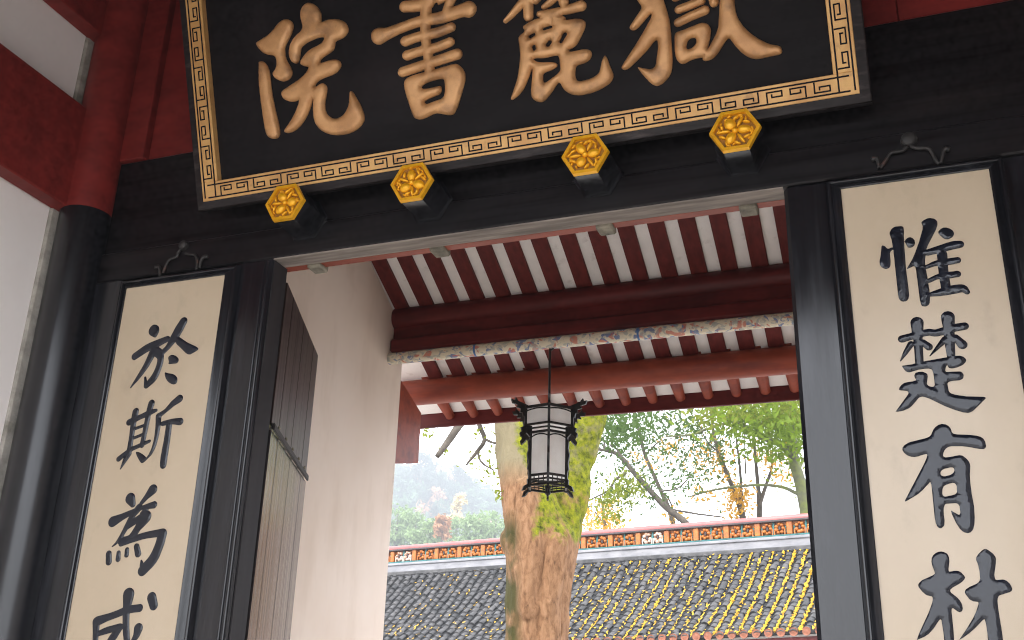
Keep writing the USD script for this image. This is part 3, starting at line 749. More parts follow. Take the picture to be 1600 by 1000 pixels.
# ================================================================== LANTERN
LX, LY = -0.49, 1.86
lan = thing("hanging_lantern", "black hexagonal lantern with white panes hanging in the passage", "lantern", (LX, LY, 2.776))
M["pane"] = usdkit.material(stage, "/World/Looks/frosted_white_pane", {
    "g": ("geometry", {}), "n": ("noise_texture", {"scale": 14.0, "detail": 3.0}), "r": ("rgb_ramp", {"ramp": [(0.3, (0.86, 0.82, 0.78)), (0.7, (0.93, 0.91, 0.88))]}),
    "p": ("principled_bsdf", {"roughness": 0.35}), "t": ("translucent_bsdf", {}), "m": ("mix_closure", {"fac": 0.5})},
    [("g.position", "n.vector"), ("n.fac", "r.fac"), ("r.color", "p.base_color"), ("r.color", "t.color"), ("p.BSDF", "m.closure1"), ("t.BSDF", "m.closure2")], surface="m.closure")
# one corner faces the viewer
va = math.atan2(CAM[1] - LY, CAM[0] - LX)
hx = lambda r, z, k: V([LX + r * math.cos(va + k * math.pi / 3), LY + r * math.sin(va + k * math.pi / 3), z])
RU, RL = 0.140, 0.108
zt, zm1, zm2, zb, ze = 3.20, 3.105, 3.070, 2.845, 2.795
LW = M["lanternwood"]
for k in range(6):
    part(lan, "upper_post", beam(hx(RU, zm1 - 0.02, k), hx(RU, zt + 0.005, k), 0.013, 0.013, 0.002, (math.cos(va + k * math.pi / 3), math.sin(va + k * math.pi / 3), 0)), LW)
    part(lan, "lower_post", beam(hx(RL, ze - 0.012, k), hx(RL, zm1, k), 0.013, 0.013, 0.002, (math.cos(va + k * math.pi / 3), math.sin(va + k * math.pi / 3), 0)), LW)
    for r, z, h in ((RU, zt, 0.014), (RU, zm1, 0.011), (RL, zm2, 0.012), (RL, zm2 + 0.022, 0.008), (RL, zb, 0.012), (RL, zb - 0.022, 0.009), (RL, ze, 0.012)):
        part(lan, "rail", beam(hx(r, z, k), hx(r, z, k + 1), 0.011, h, 0.002), LW)
    for r, z0, z1_ in ((RU - 0.004, zm1, zt), (RL - 0.004, zb, zm2)):
        a, b = hx(r, z0, k), hx(r, z0, k + 1)
        up = V([0, 0, z1_ - z0])
        part(lan, "pane", (V([a, b, b + up, a + up]), V([[0, 1, 2, 3]])), M["pane"])
    # small valance under the top rail of each pane and fretwork below
    for r, z, dz in ((RU, zt - 0.012, -0.010), (RL, zm2 - 0.012, -0.016), (RL, zb - 0.034, -0.008)):
        a, b = hx(r, z, k), hx(r, z, k + 1)
        c = [a + (b - a) * t + [0, 0, dz * (1 - (2 * abs(t - 0.5)) ** 2) * -1 + dz] for t in np.linspace(0, 1, 9)]
        part(lan, "valance", tube(c, 0.0035, 6), LW, True)
    for t_ in (0.25, 0.5, 0.75):
        a, b = hx(RL, zb, k), hx(RL, zb, k + 1)
        q = a + (b - a) * t_
        part(lan, "fret_bar", beam(q - [0, 0, 0.045], q, 0.005, 0.005, 0.001), LW)
    # dragon head tips at the crown, hanging brackets at the waist, feet
    d = V([math.cos(va + k * math.pi / 3), math.sin(va + k * math.pi / 3), 0.0])
    o = V([LX, LY, 0])
    P = lambda r, z: o + d * r + [0, 0, z]
    sd_ = V([-d[1], d[0], 0])

    def slab(pts, w=0.011):
        pg = Polygon(pts).buffer(0.0)
        m = trimesh.creation.extrude_polygon(pg, w, engine="earcut")
        v = m.vertices
        m.vertices = o + v[:, :1] * d + v[:, 1:2] * V([0, 0, 1.0]) + (v[:, 2:] - w / 2) * sd_
        m.fix_normals()
        return m
    part(lan, "crown_tip", slab([(RU - 0.012, zt - 0.02), (RU + 0.014, zt - 0.055), (RU + 0.020, zt - 0.03), (RU + 0.034, zt - 0.034), (RU + 0.030, zt - 0.012), (RU + 0.056, zt - 0.010), (RU + 0.048, zt + 0.006), (RU + 0.078, zt + 0.010),
                                 (RU + 0.086, zt + 0.030), (RU + 0.066, zt + 0.028), (RU + 0.062, zt + 0.044), (RU + 0.046, zt + 0.026), (RU + 0.02, zt + 0.020), (RU - 0.012, zt + 0.012)]), LW)
    part(lan, "waist_bracket", slab([(RL, zm2 + 0.03), (RU + 0.006, zm1 + 0.02), (RU + 0.012, zm1 - 0.01), (RU + 0.026, zm1 - 0.016), (RU + 0.020, zm1 - 0.034), (RU + 0.032, zm1 - 0.046), (RU + 0.026, zm1 - 0.066), (RU + 0.008, zm1 - 0.054), (RU - 0.006, zm1 - 0.04), (RL, zm2 - 0.03)]), LW)
    part(lan, "side_scroll", slab([(RL, zm2 - 0.02), (RL + 0.014, zm2 - 0.05), (RL + 0.010, zm2 - 0.085), (RL + 0.018, zm2 - 0.12), (RL + 0.010, zm2 - 0.16), (RL + 0.014, zm2 - 0.19), (RL, zb)]), LW)
    part(lan, "foot", slab([(RL - 0.004, zb - 0.005), (RL + 0.014, zb - 0.022), (RL + 0.012, zb - 0.045), (RL + 0.034, zb - 0.058), (RL + 0.044, zb - 0.085), (RL + 0.026, zb - 0.080), (RL + 0.010, zb - 0.062), (RL - 0.004, zb - 0.055)]), LW)
part(lan, "ceiling_disc", tube([[LX, LY, zt - 0.004], [LX, LY, zt + 0.012]], [0.05, 0.02], 6), LW)
for k in range(3):
    part(lan, "top_bar", beam(hx(RU, zt, k), hx(RU, zt, k + 3), 0.010, 0.012, 0.002), LW)
part(lan, "finial", tube([[LX, LY, ze + 0.01], [LX, LY, ze - 0.012], [LX, LY, ze - 0.03], [LX, LY, ze - 0.045]], [0.02, 0.012, 0.016, 0.003], 12), LW, 50)
part(lan, "bottom_bar", beam(hx(RL, ze, 0), hx(RL, ze, 3), 0.010, 0.010, 0.002), LW)
part(lan, "rod", tube([[LX, LY, zt], [LX, LY, 3.552]], 0.0068, 8), LW, True)
part(lan, "hook", tube([[LX + 0.030 * math.sin(a_), LY + 0.0, 3.5845 + 0.041 * -math.cos(a_)] for a_ in np.linspace(0, 2.4, 9)], 0.006, 8), M["iron"], True)

# ================================================================== COURTYARD HALL across the yard
ca = math.radians(11.2)
HO = at(1280, 985, 16.0)
he, hu = V([math.cos(ca), -math.sin(ca), 0]), V([math.sin(ca), math.cos(ca), 0])
ZEV = HO[2] - 0.045
HP = lambda s, d, z: V([HO[0], HO[1], 0]) + he * s + hu * d + V([0, 0, z + (0.024 * s * max(0.0, 1 - d / DR) if 2.5 < z < 5.3 else 0.0)])     # the eave sags a little to the left
DR, ZR = 2.4, 5.235
S0, S1 = -14.5, 4.0
hall = thing("courtyard_hall", "low hall across the yard with grey tiled roof and bright glazed ridge", "building", HP(-5, DR, 0))


def rz(d):
    t = d / DR
    return ZEV + (ZR - ZEV) * (0.78 * t + 0.22 * t * t)


def rn(d):
    k = (rz(d + 0.01) - rz(d - 0.01)) / 0.02
    return V([0, 0, 1]) * (1 / math.hypot(1, k)) - hu * (k / math.hypot(1, k)), (hu + V([0, 0, k])) / math.hypot(1, k)


PITCH, EXPO = 0.2215, 0.15
ncol = int((S1 - S0) / PITCH)
cols = [S0 + PITCH * (i + 0.5) for i in range(ncol)]
ds = []
d_ = 0.0
while d_ < DR - 0.02:
    ds.append(d_)
    d_ += EXPO * rn(d_)[1] @ hu
tr = np.random.default_rng(4)


def cover_tile(s, d):
    nrm, upv = rn(d)
    c = HP(s + tr.normal(0, 0.010), d + tr.normal(0, 0.012), rz(d)) + nrm * (0.030 + tr.normal(0, 0.004))
    w = 0.066 + tr.normal(0, 0.003)
    L = EXPO * 1.25
    a = np.linspace(0.12, math.pi - 0.12, 7)
    tw = tr.normal(0, 0.05)
    rows = []
    for q, lift, rr in ((0.0, 0.017, 1.0), (0.0, 0.004, 0.92), (1.0, 0.0, 0.92)):
        ctr = c + upv * (q * L) + nrm * lift + he * tw * q * L
        rows.append([ctr + he * (math.cos(t) * w * rr) + nrm * (math.sin(t) * w * 0.72 * rr) for t in a])
    top = V([rows[0], rows[2]]).reshape(-1, 3)
    front = V([rows[0], rows[1]]).reshape(-1, 3)
    n = len(a)
    f = []
    for i in range(n - 1):
        f += [[i, n + i, n + i + 1], [i, n + i + 1, i + 1]]
    f2 = [[x + 2 * n for x in q[::-1]] for q in f]
    return trimesh.Trimesh(np.vstack([top, front]), f + f2, process=False)


near = []
for s in cols:
    for d in ds:
        near.append((np.linalg.norm(HP(s, d, rz(d)) - CAM) + (0 if -9.5 < s < 0.4 else 100), s, d))
near.sort()
for _, s, d in near[:290]:
    part(hall, "cover_tile", cover_tile(s, d), M["tile"], 40)
part(hall, "cover_tiles", cat([cover_tile(s, d) for _, s, d in near[290:]]), M["tile"], 40, kind="stuff")
pm = []
for s in cols:
    for d in ds:
        nrm, upv = rn(d)
        L = EXPO * 1.2
        sc_ = s + PITCH / 2
        xs_ = np.linspace(-0.062, 0.062, 5)
        lo_ = [HP(sc_ + x, d, rz(d)) + nrm * (0.018 + 5.0 * x * x) for x in xs_]
        hi_ = [p + upv * L - nrm * 0.014 for p in lo_]
        fr_ = [p - nrm * 0.014 for p in lo_]
        f = []
        for i in range(4):
            f += [[i, i + 1, 6 + i], [i, 6 + i, 5 + i], [i, 10 + i, 11 + i], [i, 11 + i, i + 1]]
        pm.append(trimesh.Trimesh(V(lo_ + hi_ + fr_), f, process=False))
part(hall, "channel_tiles", cat(pm), M["pantile"], kind="stuff")
dl_ = np.linspace(-0.02, DR, 9)
vs = [HP(s, d, rz(max(d, 0)) - 0.01) for s in (S0, S1) for d in dl_]
part(hall, "roof_boarding", trimesh.Trimesh(vs, [f for i in range(8) for f in ([i, 9 + i, 10 + i], [i, 10 + i, i + 1])], process=False), M["pantile"])
vs = [HP(s, d, z) for s in (S0, S1) for d, z in ((DR, ZR), (2 * DR + 0.2, ZEV))]
part(hall, "rear_slope", trimesh.Trimesh(vs, [[0, 2, 3], [0, 3, 1]], process=False), M["pantile"])
for s in cols:
    if -8.5 < s < 1.2:
        c = HP(s, -0.004, rz(0) + 0.042)
        n_ = -hu
        ring = [c + he * 0.074 * math.cos(t) + V([0, 0, 1]) * 0.074 * math.sin(t) for t in np.linspace(0, 2 * math.pi, 15)[:-1]]
        ring2 = [p + n_ * 0.028 for p in ring]
        ring3 = [c + (p - c) * 0.72 + n_ * 0.022 for p in ring]
        v = ring + ring2 + ring3 + [c + n_ * 0.030]
        n = 14; f = []
        for i in range(n):
            j = (i + 1) % n
            for b in (0, n):
                f += [[b + i, b + j, b + n + j], [b + i, b + n + j, b + n + i]]
            f.append([2 * n + i, 2 * n + j, 3 * n])
        m = trimesh.Trimesh(v, f, process=False); m.fix_normals()
        part(hall, "tile_end", m, M["eavetile"])


def hbox(s0, s1, d0, d1, z0, z1, c=0.0):
    b = cbox((s0, d0, z0), (s1, d1, z1), c)
    v = b.vertices
    b.vertices = V([HO[0], HO[1], 0]) + v[:, :1] * he + v[:, 1:2] * hu + v[:, 2:] * V([0, 0, 1.0])
    return b


part(hall, "eave_board", beam(HP(S0, 0.05, ZEV - 0.10), HP(S1, 0.05, ZEV - 0.10), 0.04, 0.12), M["red_shaded"])
part(hall, "wall", hbox(S0 + 0.2, S1 - 0.2, 1.0, 1.2, 0.0, ZEV + 0.5), M["plaster_side"])
for k in range(7):
    part(hall, "post", tube([HP(S0 + 0.6 + k * 2.9, 0.5, 0), HP(S0 + 0.6 + k * 2.9, 0.5, ZEV + 0.25)], 0.11, 16), M["column"], 40)
# ridge: whitewashed base, pale lip, glazed openwork, dark bed and pink cap
part(hall, "ridge_base", hbox(S0, S1, DR - 0.12, DR + 0.12, ZR - 0.10, 5.42, 0.01), M["ridgewhite"])
part(hall, "ridge_fillet", hbox(S0, S1, DR - 0.17, DR + 0.17, ZR - 0.06, ZR + 0.035, 0.02), M["tile"])
part(hall, "ridge_lip", hbox(S0, S1, DR - 0.15, DR + 0.15, 5.4205, 5.48, 0.012), M["ridgewhite"])
part(hall, "teal_strip", hbox(S0, S1, DR - 0.13, DR + 0.13, 5.4805, 5.515, 0.006), M["glaze_teal"])
part(hall, "openwork_back", hbox(S0, S1, DR - 0.02, DR + 0.02, 5.5155, 5.775), M["glaze_amber"])
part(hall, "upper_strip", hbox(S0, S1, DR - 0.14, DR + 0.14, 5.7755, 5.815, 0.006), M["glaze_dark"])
part(hall, "pink_cap", tube([HP(S0, DR, 5.845), HP(S1, DR, 5.845)], 0.075, 14), M["glaze_pink"], 40)
BAY = 0.66
k = 0
hr = random.Random(8)
s = S0 + 0.2
while s < S1 - 0.3:
    if -13 < s < 2:
        part(hall, "ridge_post", hbox(s - 0.055, s + 0.055, DR - 0.11, DR - 0.021, 5.5158, 5.7752, 0.012), M["glaze_orange"])
        pale = hr.random() < 0.15
        for q in (0.31, 0.69):
            c0 = s + BAY * q
            ms = []
            for j in range(7):
                a = j * 2 * math.pi / 7 + hr.uniform(-0.2, 0.2)
                b = trimesh.creation.icosphere(1, 1.0)
                r_ = hr.uniform(0.030, 0.046)
                ctr = HP(c0 + 0.072 * math.cos(a), DR - 0.07, 5.645 + 0.088 * math.sin(a))
                b.vertices = ctr + b.vertices[:, :1] * he * r_ * 1.1 + b.vertices[:, 1:2] * hu * 0.045 + b.vertices[:, 2:] * V([0, 0, r_])
                ms.append(b)
            for x_ in (-0.105, 0.105):
                ms.append(hbox(c0 + x_ - 0.012, c0 + x_ + 0.012, DR - 0.09, DR - 0.03, 5.516, 5.60 + hr.uniform(0, 0.06)))
            part(hall, "openwork_flower", cat(ms), M["glaze_white"] if pale else M["glaze_orange"], 50)
            part(hall, "glazed_knob", hbox(c0 - 0.022, c0 + 0.022, DR - 0.10, DR - 0.03, 5.61, 5.69, 0.015), M["glaze_dark"])
        for q_ in (0.135, 0.865):
            part(hall, "teal_baluster", hbox(s + BAY * q_ - 0.022, s + BAY * q_ + 0.022, DR - 0.06, DR - 0.021, 5.55, 5.70, 0.01), M["glaze_teal"])
        part(hall, "teal_baluster", tube([HP(s + BAY / 2, DR - 0.06, 5.516), HP(s + BAY / 2, DR - 0.06, 5.64), HP(s + BAY / 2, DR - 0.06, 5.775)], [0.02, 0.034, 0.02], 8), M["glaze_teal"], 50)
    s += BAY

# fallen yellow leaves lying in the roof channels
M["fallen"] = leafmat("fallen_yellow_leaves", (0.62, 0.36, 0.02), (0.50, 0.20, 0.02), 0.15)
lr = np.random.default_rng(11)
lv, lf = [], []


def leafquad(c, ax, ay, w, l):
    b = len(lv)
    lv.extend([c - ay * l, c + ax * w, c + ay * l, c - ax * w])
    lf.append([b, b + 1, b + 2]); lf.append([b, b + 2, b + 3])


for s in cols:
    if s < -10 or s > 1.5:
        continue
    dens = np.clip((s + 8.5) / 7.5, 0.16, 1.0)
    sc_ = s + PITCH / 2
    n = int(270 * dens ** 1.5 * lr.uniform(0.35, 1.25))
    ph_ = lr.uniform(0, 6.28)
    for _ in range(n):
        d = lr.uniform(0.0, DR * 0.97) ** 1.0
        if lr.random() < 0.30 * (d / DR) + 0.35 * (0.5 + 0.5 * math.sin(d * 5.5 + ph_)) ** 2:
            continue
        nrm, upv = rn(d)
        off = lr.normal(0, 0.012)
        c = HP(sc_ + off, d, rz(d)) + nrm * (0.055 + lr.uniform(0, 0.035) + 5 * off * off)
        t = lr.normal(0, 0.5)
        ax = he * math.cos(t) + upv * math.sin(t) + nrm * lr.normal(0, 0.2)
        ay = upv * math.cos(t) - he * math.sin(t) + nrm * lr.normal(0, 0.2)
        leafquad(c, ax, ay, lr.uniform(0.011, 0.02), lr.uniform(0.025, 0.05))
    for _ in range(int(1 + 5 * lr.random())):
        d = lr.uniform(0.0, DR)
        nrm, upv = rn(d)
        c = HP(s + lr.normal(0, 0.02), d, rz(d)) + nrm * 0.105
        t = lr.uniform(0, 6.28)
        leafquad(c, he * math.cos(t) + upv * math.sin(t), upv * math.cos(t) - he * math.sin(t), 0.018, 0.035)
LOC["/World"] = V([0, 0, 0.0])
part("/World", "fallen_leaves", trimesh.Trimesh(lv, lf, process=False), M["fallen"], label="yellow fallen leaves lying in the channels of the tiled roof", cat="leaves", kind="stuff")

# ================================================================== GROUND
part("/World", "ground", (V([[-490, -120, -0.01], [300, -120, -0.01], [300, 710, -0.01], [-490, 710, -0.01]]), V([[0, 1, 2, 3]])), M["earth"], label="courtyard ground", cat="ground", kind="structure")
part("/World", "gate_floor", cbox((-6, -7, -0.2), (6, 3.2, 0.0), 0.02), M["paving"], label="stone paved floor of the gate porch", cat="floor", kind="structure")

# ================================================================== CAMPHOR TREE in the yard
YT = 7.0
tr_ = random.Random(3)
PXM = (RM[2] @ (at(843, 850, YT) - CAM)) / FPX            # metres per pixel at the trunk


def skin(chains, edge, noise_amp, seed, it=8):
    hulls = []
    for ch in chains:
        sp = [manifold3d.Manifold.sphere(r, 20).translate(tuple(map(float, p))) for p, r in ch]
        for a, b in zip(sp[:-1], sp[1:]):
            hulls.append(manifold3d.Manifold.batch_hull([a, b]))
    m = manifold3d.Manifold.batch_boolean(hulls, manifold3d.OpType.Add).refine_to_length(edge)
    mm = m.to_mesh()
    t = trimesh.Trimesh(mm.vert_properties[:, :3], mm.tri_verts)
    trimesh.smoothing.filter_taubin(t, 0.5, 0.52, it)
    n = t.vertex_normals
    p = t.vertices * [3.0, 3.0, 1.1]
    t.vertices = t.vertices + n * ((meshkit.fbm(p * 1.6, 4, seed) - 0.5) * noise_amp)[:, None] + n * ((meshkit.fbm(t.vertices * [16, 16, 5.0], 3, seed + 9) - 0.5) * noise_amp * 0.25)[:, None]
    return t


def tp(x, y, Y=YT):
    return at(x, y, Y)


base = tp(845, 1000)
T = lambda x, y, r, dy=0.0: (tp(x, y, YT + dy), r * PXM)
chains = [
    [(V([base[0] + 0.06, YT + 0.0, -0.3]), 0.62), (V([base[0] + 0.03, YT, 0.5]), 0.45), (V([base[0], YT, 1.4]), 0.37), T(839, 1000, 46), T(842, 920, 50), T(844, 850, 56)],
    [T(843, 850, 55), T(827, 790, 44, -0.08), T(815, 735, 37, -0.1), T(800, 660, 27, -0.1), T(788, 560, 26, -0.2), T(770, 430, 22, -0.4), T(720, 250, 16, -0.8)],
    [T(857, 890, 38, 0.1), T(873, 825, 37, 0.28), T(886, 770, 36, 0.36), T(895, 720, 34, 0.40), T(912, 670, 32, 0.42), T(936, 600, 29, 0.5), T(985, 470, 24, 0.7), T(1060, 300, 18, 1.0)],
    [T(793, 838, 15, -0.12), T(800, 845, 24, -0.08), T(815, 850, 35, -0.02)], [T(871, 850, 17, -0.24), T(860, 930, 20, -0.2), T(854, 1000, 20, -0.16)], [T(822, 760, 16, -0.30), T(830, 850, 22, -0.28), T(828, 950, 22, -0.24)],
]
trunk = skin(chains, 0.032, 0.12, 2, 5)
M["bark"] = usdkit.material(stage, "/World/Looks/camphor_bark", {
    "g": ("geometry", {}), "mp": ("mapping", {"scale": (9, 9, 3.2)}), "n": ("noise_texture", {"scale": 2.4, "detail": 10.0, "roughness": 0.72, "distortion": 0.6}),
    "r": ("rgb_ramp", {"ramp": [(0.28, (0.05, 0.025, 0.012)), (0.40, (0.165, 0.083, 0.040)), (0.53, (0.26, 0.138, 0.070)), (0.72, (0.34, 0.20, 0.112))]}),
    "nl": ("noise_texture", {"scale": 1.3, "detail": 4.0}), "sx": ("separate_xyz", {}),
    # grey bark and moss higher up
    "ax": ("math", {"math_type": "multiply_add", "value2": 0.55, "value3": 0.0}), "h": ("map_range", {"from_min": 3.95, "from_max": 4.25, "clamp": True}),
    "gm": ("mix", {"color2": (0.21, 0.175, 0.105)}),
    "mzz": ("map_range", {"from_min": 3.95, "from_max": 4.4, "to_min": 0.0, "to_max": 0.26, "clamp": True}), "mxa": ("math", {"math_type": "add"}), "mx_": ("map_range", {"from_min": -2.23, "from_max": -2.17, "clamp": True}), "mh": ("map_range", {"from_min": 3.42, "from_max": 3.52, "clamp": True}),
    "mm": ("math", {"math_type": "multiply"}), "me": ("math", {"math_type": "multiply_add", "value2": 0.55}), "me2": ("math", {"math_type": "multiply_add", "value2": 0.30}), "mzo": ("math", {"math_type": "add", "value2": -0.275}), "mxo": ("math", {"math_type": "add", "value2": -0.15}), "nm": ("noise_texture", {"scale": 6.0, "detail": 6.0, "roughness": 0.7}), "nr": ("map_range", {"from_min": 0.28, "from_max": 0.50, "clamp": True}),
    "mm2": ("math", {"math_type": "multiply", "use_clamp": True}), "nc": ("noise_texture", {"scale": 16.0, "detail": 5.0, "roughness": 0.7}),
    "mr": ("rgb_ramp", {"ramp": [(0.32, (0.03, 0.036, 0.003)), (0.47, (0.13, 0.145, 0.005)), (0.66, (0.25, 0.25, 0.008))]}), "mo": ("mix", {}),
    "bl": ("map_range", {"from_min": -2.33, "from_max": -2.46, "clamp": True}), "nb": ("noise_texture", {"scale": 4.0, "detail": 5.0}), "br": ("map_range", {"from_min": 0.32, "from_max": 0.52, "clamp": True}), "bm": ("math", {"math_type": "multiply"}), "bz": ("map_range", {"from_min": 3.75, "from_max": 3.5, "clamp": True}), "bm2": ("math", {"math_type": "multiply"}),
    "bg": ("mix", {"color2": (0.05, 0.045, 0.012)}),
    "bu": ("bump", {"strength": 0.9, "distance": 0.03}), "p": ("principled_bsdf", {"roughness": 0.85, "specular_ior_level": 0.2})},
    [("g.position", "mp.vector"), ("mp.vector", "n.vector"), ("n.fac", "r.fac"), ("g.position", "sx.vector"), ("g.position", "nl.vector"),
     ("nl.fac", "ax.value1"), ("sx.z", "ax.value3"), ("sx.z", "h.value"), ("r.color", "gm.color1"), ("h.result", "gm.fac"),
     ("sx.z", "mzz.value"), ("sx.x", "mxa.value1"), ("mzz.result", "mxa.value2"), ("nm.fac", "me.value1"), ("sx.z", "mzo.value1"), ("mzo.value", "me.value3"), ("nm.fac", "me2.value1"), ("mxa.value", "mxo.value1"), ("mxo.value", "me2.value3"), ("me2.value", "mx_.value"), ("me.value", "mh.value"), ("mx_.result", "mm.value1"), ("mh.result", "mm.value2"), ("g.position", "nm.vector"), ("nm.fac", "nr.value"), ("nr.result", "mm2.value1"), ("mm.value", "mm2.value2"),
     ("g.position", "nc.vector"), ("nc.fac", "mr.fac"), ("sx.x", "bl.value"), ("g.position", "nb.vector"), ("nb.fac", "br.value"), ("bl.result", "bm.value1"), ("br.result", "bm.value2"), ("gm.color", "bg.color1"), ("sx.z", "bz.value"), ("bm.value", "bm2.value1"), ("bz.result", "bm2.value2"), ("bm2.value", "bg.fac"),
     ("bg.color", "mo.color1"), ("mr.color", "mo.color2"), ("mm2.value", "mo.fac"), ("mo.color", "p.base_color"), ("n.fac", "bu.height"), ("bu.normal", "p.normal")], surface="p.BSDF")
M["twig"] = mat("dark_branch_bark", (0.12, 0.10, 0.08), 0.9, 0.5, 12.0, (1, 1, 1), 0.004, 30)
M["greenbark"] = mat("green_grey_bark", (0.17, 0.17, 0.10), 0.9, 0.4, 6.0, (1, 1, 1), 0.006, 20, extra={"scale": 3.0, "col": (0.16, 0.19, 0.04), "lo": 0.45, "hi": 0.65})
M["leaf_green"] = leafmat("fresh_green_leaves", (0.16, 0.24, 0.012), (0.55, 0.55, 0.04), 0.55)
M["leaf_dark"] = leafmat("dark_green_leaves", (0.06, 0.11, 0.02), (0.24, 0.29, 0.05), 0.5)
M["leaf_yellow"] = leafmat("autumn_yellow_leaves", (0.55, 0.30, 0.03), (0.50, 0.17, 0.02))
M["leaf_olive"] = leafmat("yellow_green_leaves", (0.20, 0.24, 0.02), (0.48, 0.42, 0.03), 0.5)


def leaves(centres, n, spread, size, seed, droop=0.3):
    r = np.random.default_rng(seed)
    c = V(centres, float)
    idx = r.integers(0, len(c), n)
    sp = c[idx, 3:4] if c.shape[1] > 3 else spread
    p = c[idx, :3] + r.normal(0, 1, (n, 3)) * sp * [1, 1, 0.7]
    a = r.normal(0, 1, (n, 3)); a[:, 2] -= droop; a /= np.linalg.norm(a, axis=1)[:, None]
    b = np.cross(a, r.normal(0, 1, (n, 3))); b /= np.linalg.norm(b, axis=1)[:, None]
    l = (size * r.uniform(0.6, 1.25, n))[:, None]
    nn = np.cross(a, b)
    v = np.stack([p - a * l, p + b * l * 0.42 + nn * l * 0.12, p + a * l, p - b * l * 0.42 + nn * l * 0.12], 1).reshape(-1, 3)
    k = np.arange(n) * 4
    f = np.stack([np.stack([k, k + 1, k + 2], 1), np.stack([k, k + 2, k + 3], 1)], 1).reshape(-1, 3)
    return trimesh.Trimesh(v, f, process=False)


def limb(pts, Y, n=4, jit=0.0, seed=0):
    """branch through places of the photograph at depth Y (or a depth per point); each point is x, y, radius in pixels"""
    P, R_ = [], []
    for i, q in enumerate(pts):
        y_ = Y if np.isscalar(Y) else Y[i]
        p = at(q[0], q[1], y_)
        P.append(p); R_.append(q[2] * (RM[2] @ (p - CAM)) / FPX)
    P = spline(P, n)
    R_ = np.interp(np.linspace(0, 1, len(P)), np.linspace(0, 1, len(R_)), R_)
    if jit:
        P = P + (V([[meshkit.noise(V([i * 0.7, seed, k * 9.0])) for k in range(3)] for i in range(len(P))]) - 0.5) * jit * R_[:, None]
    return tube(P, R_, 9)


camphor = thing("camphor_tree", "stout forked tree with brown trunk and bright moss behind the lantern", "tree", (base[0], YT, 0))
part(camphor, "trunk", trunk, M["bark"], True)
YB = 6.7
part(camphor, "limb", limb([(795, 600, 12), (752, 622, 8), (722, 658, 6.5), (700, 690, 5.5), (683, 713, 4)], [6.9, 6.7, 6.5, 6.4, 6.3]), M["twig"], True)
part(camphor, "limb", limb([(800, 560, 8), (765, 610, 6), (748, 655, 4), (757, 686, 3.4), (745, 706, 3), (728, 727, 1.4)], 6.8), M["twig"], True)
part(camphor, "twig", limb([(757, 686, 2.2), (772, 692, 1.8), (790, 692, 1.2)], 6.8), M["twig"], True)
part(camphor, "twig", limb([(746, 704, 2.0), (752, 722, 1.6), (772, 735, 1.1)], 6.8), M["twig"], True)
cc = [(*at(x, y, 6.8 + (i % 3) * 0.15), sp) for i, (x, y, sp) in enumerate([(757, 672, 0.12), (772, 700, 0.14), (750, 728, 0.09), (772, 735, 0.08), (779, 755, 0.10), (668, 675, 0.05), (786, 770, 0.06), (690, 705, 0.03)])]
part(camphor, "leaves", leaves(cc, 190, 0.1, 0.032, 5), M["leaf_olive"])
cc = [(x, y, z, 0.9) for x, y, z in [tuple(at(720, 200, 6.2)), tuple(at(800, 0, 6.8)), tuple(at(1000, 250, 7.6)), tuple(at(1100, 100, 8.2)), tuple(at(900, -150, 7.2))]]
part(camphor, "crown", leaves([(c[0] + 1.6 * math.cos(k), c[1] + 1.6 * math.sin(k), c[2] + 0.6 * math.sin(3 * k), 0.7) for c in cc for k in range(6)], 9000, 0.8, 0.07, 6), M["leaf_green"])

# ================================================================== TREES BEHIND THE HALL
def foot(x, y, Y):
    p = at(x, y, Y)
    return V([p[0], p[1], 0.0])


def tree(label, Y, trunk_px, limbs, crown, cat_="tree", name="slender_tree", n=(), size=0.07, seed=1, tm="twig"):
    p0 = at(trunk_px[0][0], trunk_px[0][1], Y)
    t = thing(name, label, cat_, (p0[0], p0[1], 0))
    r0 = trunk_px[0][2] * (RM[2] @ (p0 - CAM)) / FPX
    lower = tube([[p0[0], p0[1], -0.1], [p0[0], p0[1], p0[2] * 0.5], p0 + V([0, 0, 0.05])], [r0 * 1.5, r0 * 1.2, r0 * 1.02], 10)
    part(t, "trunk", cat([lower, limb(trunk_px, Y)]), M[tm], True)
    for i, l in enumerate(limbs):
        part(t, "limb", limb(l, Y if i % 2 == 0 else [Y + 0.25 * k for k in range(len(l))]), M[tm], True)
    for (spots, mname, cnt, sz), sd_ in zip(crown, range(seed, seed + 20)):
        cs = [(*at(x, y, Y + dy), sp) for x, y, dy, sp in spots]
        part(t, "crown", leaves(cs, cnt, 0.4, sz, sd_), M[mname])
    return t


R_ = random.Random(21)


def scatter(x0, x1, y0, y1, k, dy=1.6, sp=(0.18, 0.4)):
    return [(R_.uniform(x0, x1), R_.uniform(y0, y1), R_.uniform(-dy, dy), R_.uniform(*sp)) for _ in range(k)]


